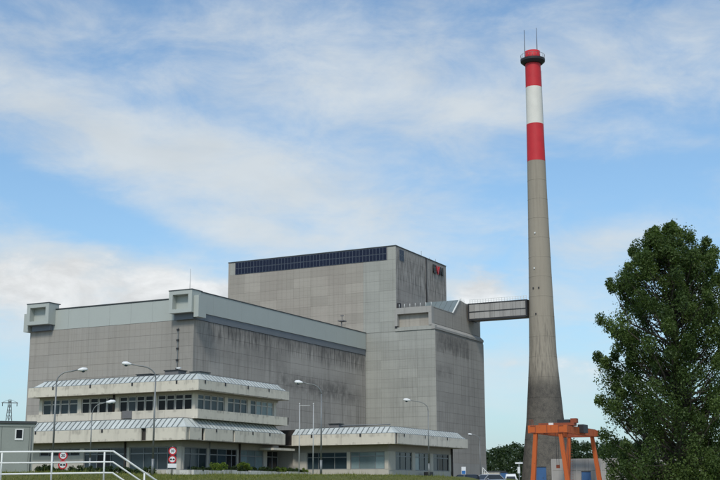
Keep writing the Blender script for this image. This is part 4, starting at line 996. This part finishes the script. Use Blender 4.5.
for u, du_x, v, dv in ((1.0, -.75, 0, -.1), (Wc-1.0, 1.1, 0, -.1), (1.0, -.75, Lc, .5), (Wc-1.0, 1.1, Lc, .5)):
    a, b = CP(u, v, ZB+.05), CP(u+du_x, v+dv, G0+.45)
    lg = MB(); n1 = ex
    for (w0, w1) in ((.33, .40),):
        r0 = [a+ex*sx*w0+ey*sy*.3 for sx, sy in ((-1,-1),(1,-1),(1,1),(-1,1))]; r1 = [b+ex*sx*w1+ey*sy*.36 for sx, sy in ((-1,-1),(1,-1),(1,1),(-1,1))]
        lg.poly(r1+r0, [(0,3,2,1),(4,5,6,7),(0,1,5,4),(1,2,6,5),(2,3,7,6),(3,0,4,7)])
    lo = part('leg', lg, M_orange, cr)
    part('bogie', MB().box(b.x-.5, b.x+.5, b.y-1.3, b.y+1.3, G0+.25, G0+.6), M_oranged, lo)
    for dy_ in (-.8, .8): part('wheel', MB().tube([(b.x-.12, b.y+dy_, G0+.28), (b.x+.12, b.y+dy_, G0+.28)], .28, 14, False), M_dark, lo)
for u0, v0 in ((.25, 0), (Wc-.25, 0)):
    for k in range(2): cbar('flange_plate', (u0-.06+k*.0, -.5, ZB+.06 if k == 0 else ZTc-.1), (u0+.9*(1 if u0 < 3 else -1), -.5, ZB+.06 if k == 0 else ZTc-.1), .06, .14, M_oranged, fb)
cbar('cable', (3.2, 4.9, ZTc+.1), (3.2, 4.9, 2.6), .05, .05, M_dark); cbar('cable', (3.6, 4.9, ZTc+.1), (3.6, 4.9, 2.6), .05, .05, M_dark)
cbar('hook_block', (3.1, 4.9, 2.35), (3.7, 4.9, 2.35), .35, .6, M_oranged)
cbar('leg_brace', (.75, -.05, 3.6), (Wc-.4, -.05, 3.6), .12, .12, M_oranged) if False else None
for z in np.arange(0, 8, .45): cbar('ladder_rung', (Wc+.6, .34, z), (Wc+.95, .34, z), .04, .04, M_oranged)
for u in (Wc+.15,): cbar('cable_mast', (u, .3, G0+.3), (u, .3, ZB), .16, .16, M_oranged)
tr_ = cbar('trolley', (.3, 5.0, ZTc+.32), (Wc+.3, 5.0, ZTc+.32), 2.4, .5, M_oranged)
cbar('hoist_drum', (3.6, 5.0, ZTc+.9), (Wc-.6, 5.0, ZTc+.9), 1.0, .6, M_dark, tr_)
cbar('machine_house', (Wc-.5, 5.4, ZTc+.98), (Wc+.6, 5.4, ZTc+.98), 1.5, .8, M_oranged, tr_)
cbar('white_box', (3.4, .2, ZTc+.2), (4.2, .2, ZTc+.2), .5, .4, M_white, tr_)
cbar('operator_cabin', (Wc+.3, 8.5, ZTc-.3), (Wc+.3, 11.5, ZTc-.3), 1.1, 1.5, M_dark)
cbar('walkway_rail', (-.2, .2, ZTc+1.0), (.5, .2, ZTc+1.0), .05, .06, M_oranged)
for u in (-.2, .15, .5): cbar('rail_post', (u, .2, ZTc), (u, .2, ZTc+1.0), .06, .06, M_oranged)

# ================================================================== yard objects on the right
yw = thing('yard_wall', (-66, 229.2, G0), 'grey concrete panel wall behind the orange crane legs', 'wall')
a, b = Vector((-74.4, 228.2, 0)), Vector((-45.0, 231.2, 0)); d = (b-a).normalized(); nn = Vector((d.y, -d.x, 0))
for i in range(12):
    p = a+d*(i*2.46); q = a+d*(i*2.46+2.42)
    for z0, z1 in ((G0-.5, 1.88), (1.92, 4.2)):
        part('wall_panel', MB().prism([p+Vector((0,0,z0)), q+Vector((0,0,z0)), q-nn*.25+Vector((0,0,z0)), p-nn*.25+Vector((0,0,z0))], (0,0,z1-z0)), M_wallc, yw)
    if i % 2 == 0: part('pier', MB().prism([p-nn*.02-d*.02+Vector((0,0,G0)), p+nn*.06-d*.02+Vector((0,0,G0)), p+nn*.06+d*.16+Vector((0,0,G0)), p-nn*.02+d*.16+Vector((0,0,G0))], (0,0,5.4)), M_slab, yw)
def cabin(x, y, w, dp_, h, label, lid=True, name='blue_cabin'):
    t = thing(name, (x, y, G0), label, 'cabin', 'blue steel cabins', R(18))
    bd = lpart('body', MB().box(-w/2, w/2, 0, dp_, .1, h), M_blue, t)
    n = max(3, int(w/.28))
    for i in range(n): 
        xx = -w/2+w*(i+.5)/n; link('rib', MB().box(xx-.05, xx+.05, -.04, -.002, .2, h-.1).mesh('rib', M_blue), bd)
    dr_ = lpart('door', MB().box(-w*.28, w*.28, -.07, -.042, .15, h*.88), M_blue, t)
    link('handle', MB().box(w*.16, w*.2, -.12, -.072, h*.42, h*.5).mesh('handle', M_dark), dr_)
    lpart('roof', MB().box(-w/2-.06, w/2+.06, -.1, dp_+.06, h+.002, h+.16), M_dark if lid else M_blue, t)
    lpart('skid', MB().box(-w/2, w/2, .05, dp_-.05, 0, .098), M_dark, t)
cabin(-83.4, 248.4, 2.2, 4.5, 4.25, 'large blue steel cabin between the left crane leg and the chimney foot')
cabin(-66.9, 226.6, 1.75, 1.6, 2.95, 'blue steel cabin standing against the grey panel wall under the crane')
cabin(-90.3, 243.8, 1.45, 1.5, 3.1, 'small blue cabin standing before the woodland left of the chimney')
bw = thing('low_outbuilding', (-93.0, 246.5, G0), 'low beige outbuilding between the tall block and the small blue cabin', 'building')
part('wall', MB().box(-95.6, -91.9, 245.4, 249, G0-.3, 2.0), M_cream, bw); part('roof', MB().box(-95.8, -91.7, 245.2, 249.2, 2.002, 2.2), M_cope, bw)
part('door', MB().box(-93.2, -92.3, 245.32, 245.398, G0, .8), M_brown, bw)
fn = thing('white_gate', (-87.0, 223.9, G0), 'white metal gate at the right foot of the tall block', 'gate')
for i in range(6): part('post', MB().tube([(-87.4+i*.42, 223.9, G0), (-87.4+i*.42, 223.9, 2.6-i*.42)], .07, 6), M_white, fn)
part('top_bar', MB().tube([(-87.4, 223.85, 2.55), (-85.3, 223.85, .45)], .06, 6), M_white, fn); part('lower_bar', MB().tube([(-87.4, 223.85, .6), (-85.3, 223.85, -.3)], .05, 6), M_white, fn)
ms = thing('floodlight_mast', (-63.7, 179, G0), 'short mast with white floodlight bar left of the chimney foot', 'mast')
part('post', MB().tube([(-63.7, 179, G0), (-63.7, 179, 2.4)], .09, 8), M_steel, ms)
part('floodlight_bar', MB().box(-64.3, -63.1, 178.85, 179.15, 2.4, 2.62), M_lampw, ms)
part('control_box', MB().box(-63.9, -63.5, 178.75, 178.9, .9, 1.9), M_white, ms)
for x, y, h, lab in ((-59.6, 215, 8.1, 'thin grey mast between the crane and the big tree'),):
    t = thing('light_mast', (x, y, G0), lab, 'mast'); lpart('pole', MB().tube([(0,0,0), (0,0,h)], [.09, .05], 8), M_steel, t); lpart('cap', MB().box(-.25, .25, -.1, .1, h, h+.15), M_steel, t)
ps = thing('parking_sign', (-46.9, 114.8, G0), 'small blue and white parking sign above the parked cars', 'sign')
part('post', MB().tube([(-46.9, 114.8, G0-.1), (-46.9, 114.8, .95)], .035, 8), M_steel, ps)
pb = part('plate', MB().box(-47.14, -46.66, 114.7, 114.74, .15, .93), M_signw, ps); part('blue_panel', MB().box(-47.1, -46.7, 114.685, 114.698, .19, .53), M_signb, pb)

# ------------------------------------------------------------------ vehicles
def car(x, y, rz, paint, label, van=False, cat='car', name='parked_car'):
    t = thing(name, (x, y, float(ground_z(x, y))), label, cat, None, rz)
    L, Wd = (4.2, 1.74) if not van else (5.0, 1.9)
    if not van: prof_b = [(-2.1,.35), (-2.1,.72), (-1.98,.86), (-1.1,.93), (1.2,.98), (1.95,.95), (2.08,.8), (2.1,.38), (1.8,.22), (-1.85,.22)]
    else: prof_b = [(-2.5,.35), (-2.5,.85), (-2.35,1.05), (-1.75,1.18), (2.45,1.18), (2.5,1.0), (2.5,.38), (2.3,.25), (-2.3,.25)]
    body = MB(); n = len(prof_b); ys = ((-Wd/2, .93), (-Wd/2+.1, 1), (Wd/2-.1, 1), (Wd/2, .93))
    pts = [(p*k, y_, .22+(z-.22)*(k if k < 1 else 1)) for y_, k in ys for p, z in prof_b]
    fs = [(i*n+j, i*n+(j+1) % n, (i+1)*n+(j+1) % n, (i+1)*n+j) for i in range(3) for j in range(n)] + [list(range(n))[::-1], [3*n+j for j in range(n)]]
    body.poly(pts, fs, True); bo = lpart('body', body, paint, t)
    if not van: lo, hi, z0, z1 = ((-1.15, 1.75), (-.45, 1.2), .93, 1.43)
    else: lo, hi, z0, z1 = ((-1.8, 2.46), (-1.15, 2.4), 1.16, 2.05)
    w0, w1 = Wd/2-.08, Wd/2-.26
    q = [(lo[0],-w0,z0),(lo[1],-w0,z0),(lo[1],w0,z0),(lo[0],w0,z0),(hi[0],-w1,z1),(hi[1],-w1,z1),(hi[1],w1,z1),(hi[0],w1,z1)]
    F6 = [(0,3,2,1),(4,5,6,7),(0,1,5,4),(1,2,6,5),(2,3,7,6),(3,0,4,7)]
    lpart('greenhouse', MB().poly(q, F6), M_carg if not van else paint, t)
    lpart('roof', MB().poly([(hi[0]-.05,-w1-.02,z1-.02),(hi[1]+.08,-w1-.02,z1-.02),(hi[1]+.08,w1+.02,z1-.02),(hi[0]-.05,w1+.02,z1-.02),(hi[0]+.1,-w1+.1,z1+.05),(hi[1]-.1,-w1+.1,z1+.05),(hi[1]-.1,w1-.1,z1+.05),(hi[0]+.1,w1-.1,z1+.05)], F6), paint, t)
    for sx in (lo, hi): pass
    for e0, e1 in ((lo[0], hi[0]), (lo[1], hi[1])):
        for s_ in (-1, 1): lpart('pillar', MB().bar((e0, s_*(w0+.005), z0), (e1, s_*(w1+.005), z1), .07), paint, t)
    if van: lpart('windscreen', MB().poly([(lo[0]-.015,-w0+.12,z0+.05),(lo[0]-.015,w0-.12,z0+.05),(hi[0]-.03,w1-.08,z1-.08),(hi[0]-.03,-w1+.08,z1-.08),(lo[0]+.02,-w0+.12,z0+.05),(lo[0]+.02,w0-.12,z0+.05),(hi[0]+.02,w1-.08,z1-.08),(hi[0]+.02,-w1+.08,z1-.08)], [(0,1,2,3)[::-1],(4,5,6,7),(0,4,5,1),(1,5,6,2),(2,6,7,3),(3,7,4,0)]), M_carg, t)
    for sx in (-L*.31, L*.31):
        for s_ in (-1, 1):
            wy = s_*(Wd/2-.1); wh = lpart('wheel', MB().tube([(sx, wy-.1, .31), (sx, wy+.1, .31)], .31, 18, False), M_tyre, t)
            link('rim', MB().tube([(sx, wy+s_*.095, .31), (sx, wy+s_*.112, .31)], .2, 14, False).mesh('rim', M_rim), wh)
    for s_ in (-1, 1):
        lpart('headlight', MB().box(-L/2+.0, -L/2+.12, s_*.62-.16, s_*.62+.16, .62, .76), M_hlamp, t)
        lpart('mirror', MB().box(lo[0]+.3, lo[0]+.45, s_*(w0+.02)-.02, s_*(w0+.2), z0+.02, z0+.16), paint, t) if s_ > 0 else lpart('mirror', MB().box(lo[0]+.3, lo[0]+.45, -(w0+.2), -(w0+.0), z0+.02, z0+.16), paint, t)
    return t
car(-48.0, 117.8, R(70), M_carb, 'dark parked car, left of the two beneath the parking sign')
car(-46.0, 119.2, R(62), M_cars, 'silver parked car, right of the two beneath the parking sign')
car(-64.4, 177.0, R(110), M_carw, 'white van parked beside the floodlight mast', True, 'van', 'parked_van')
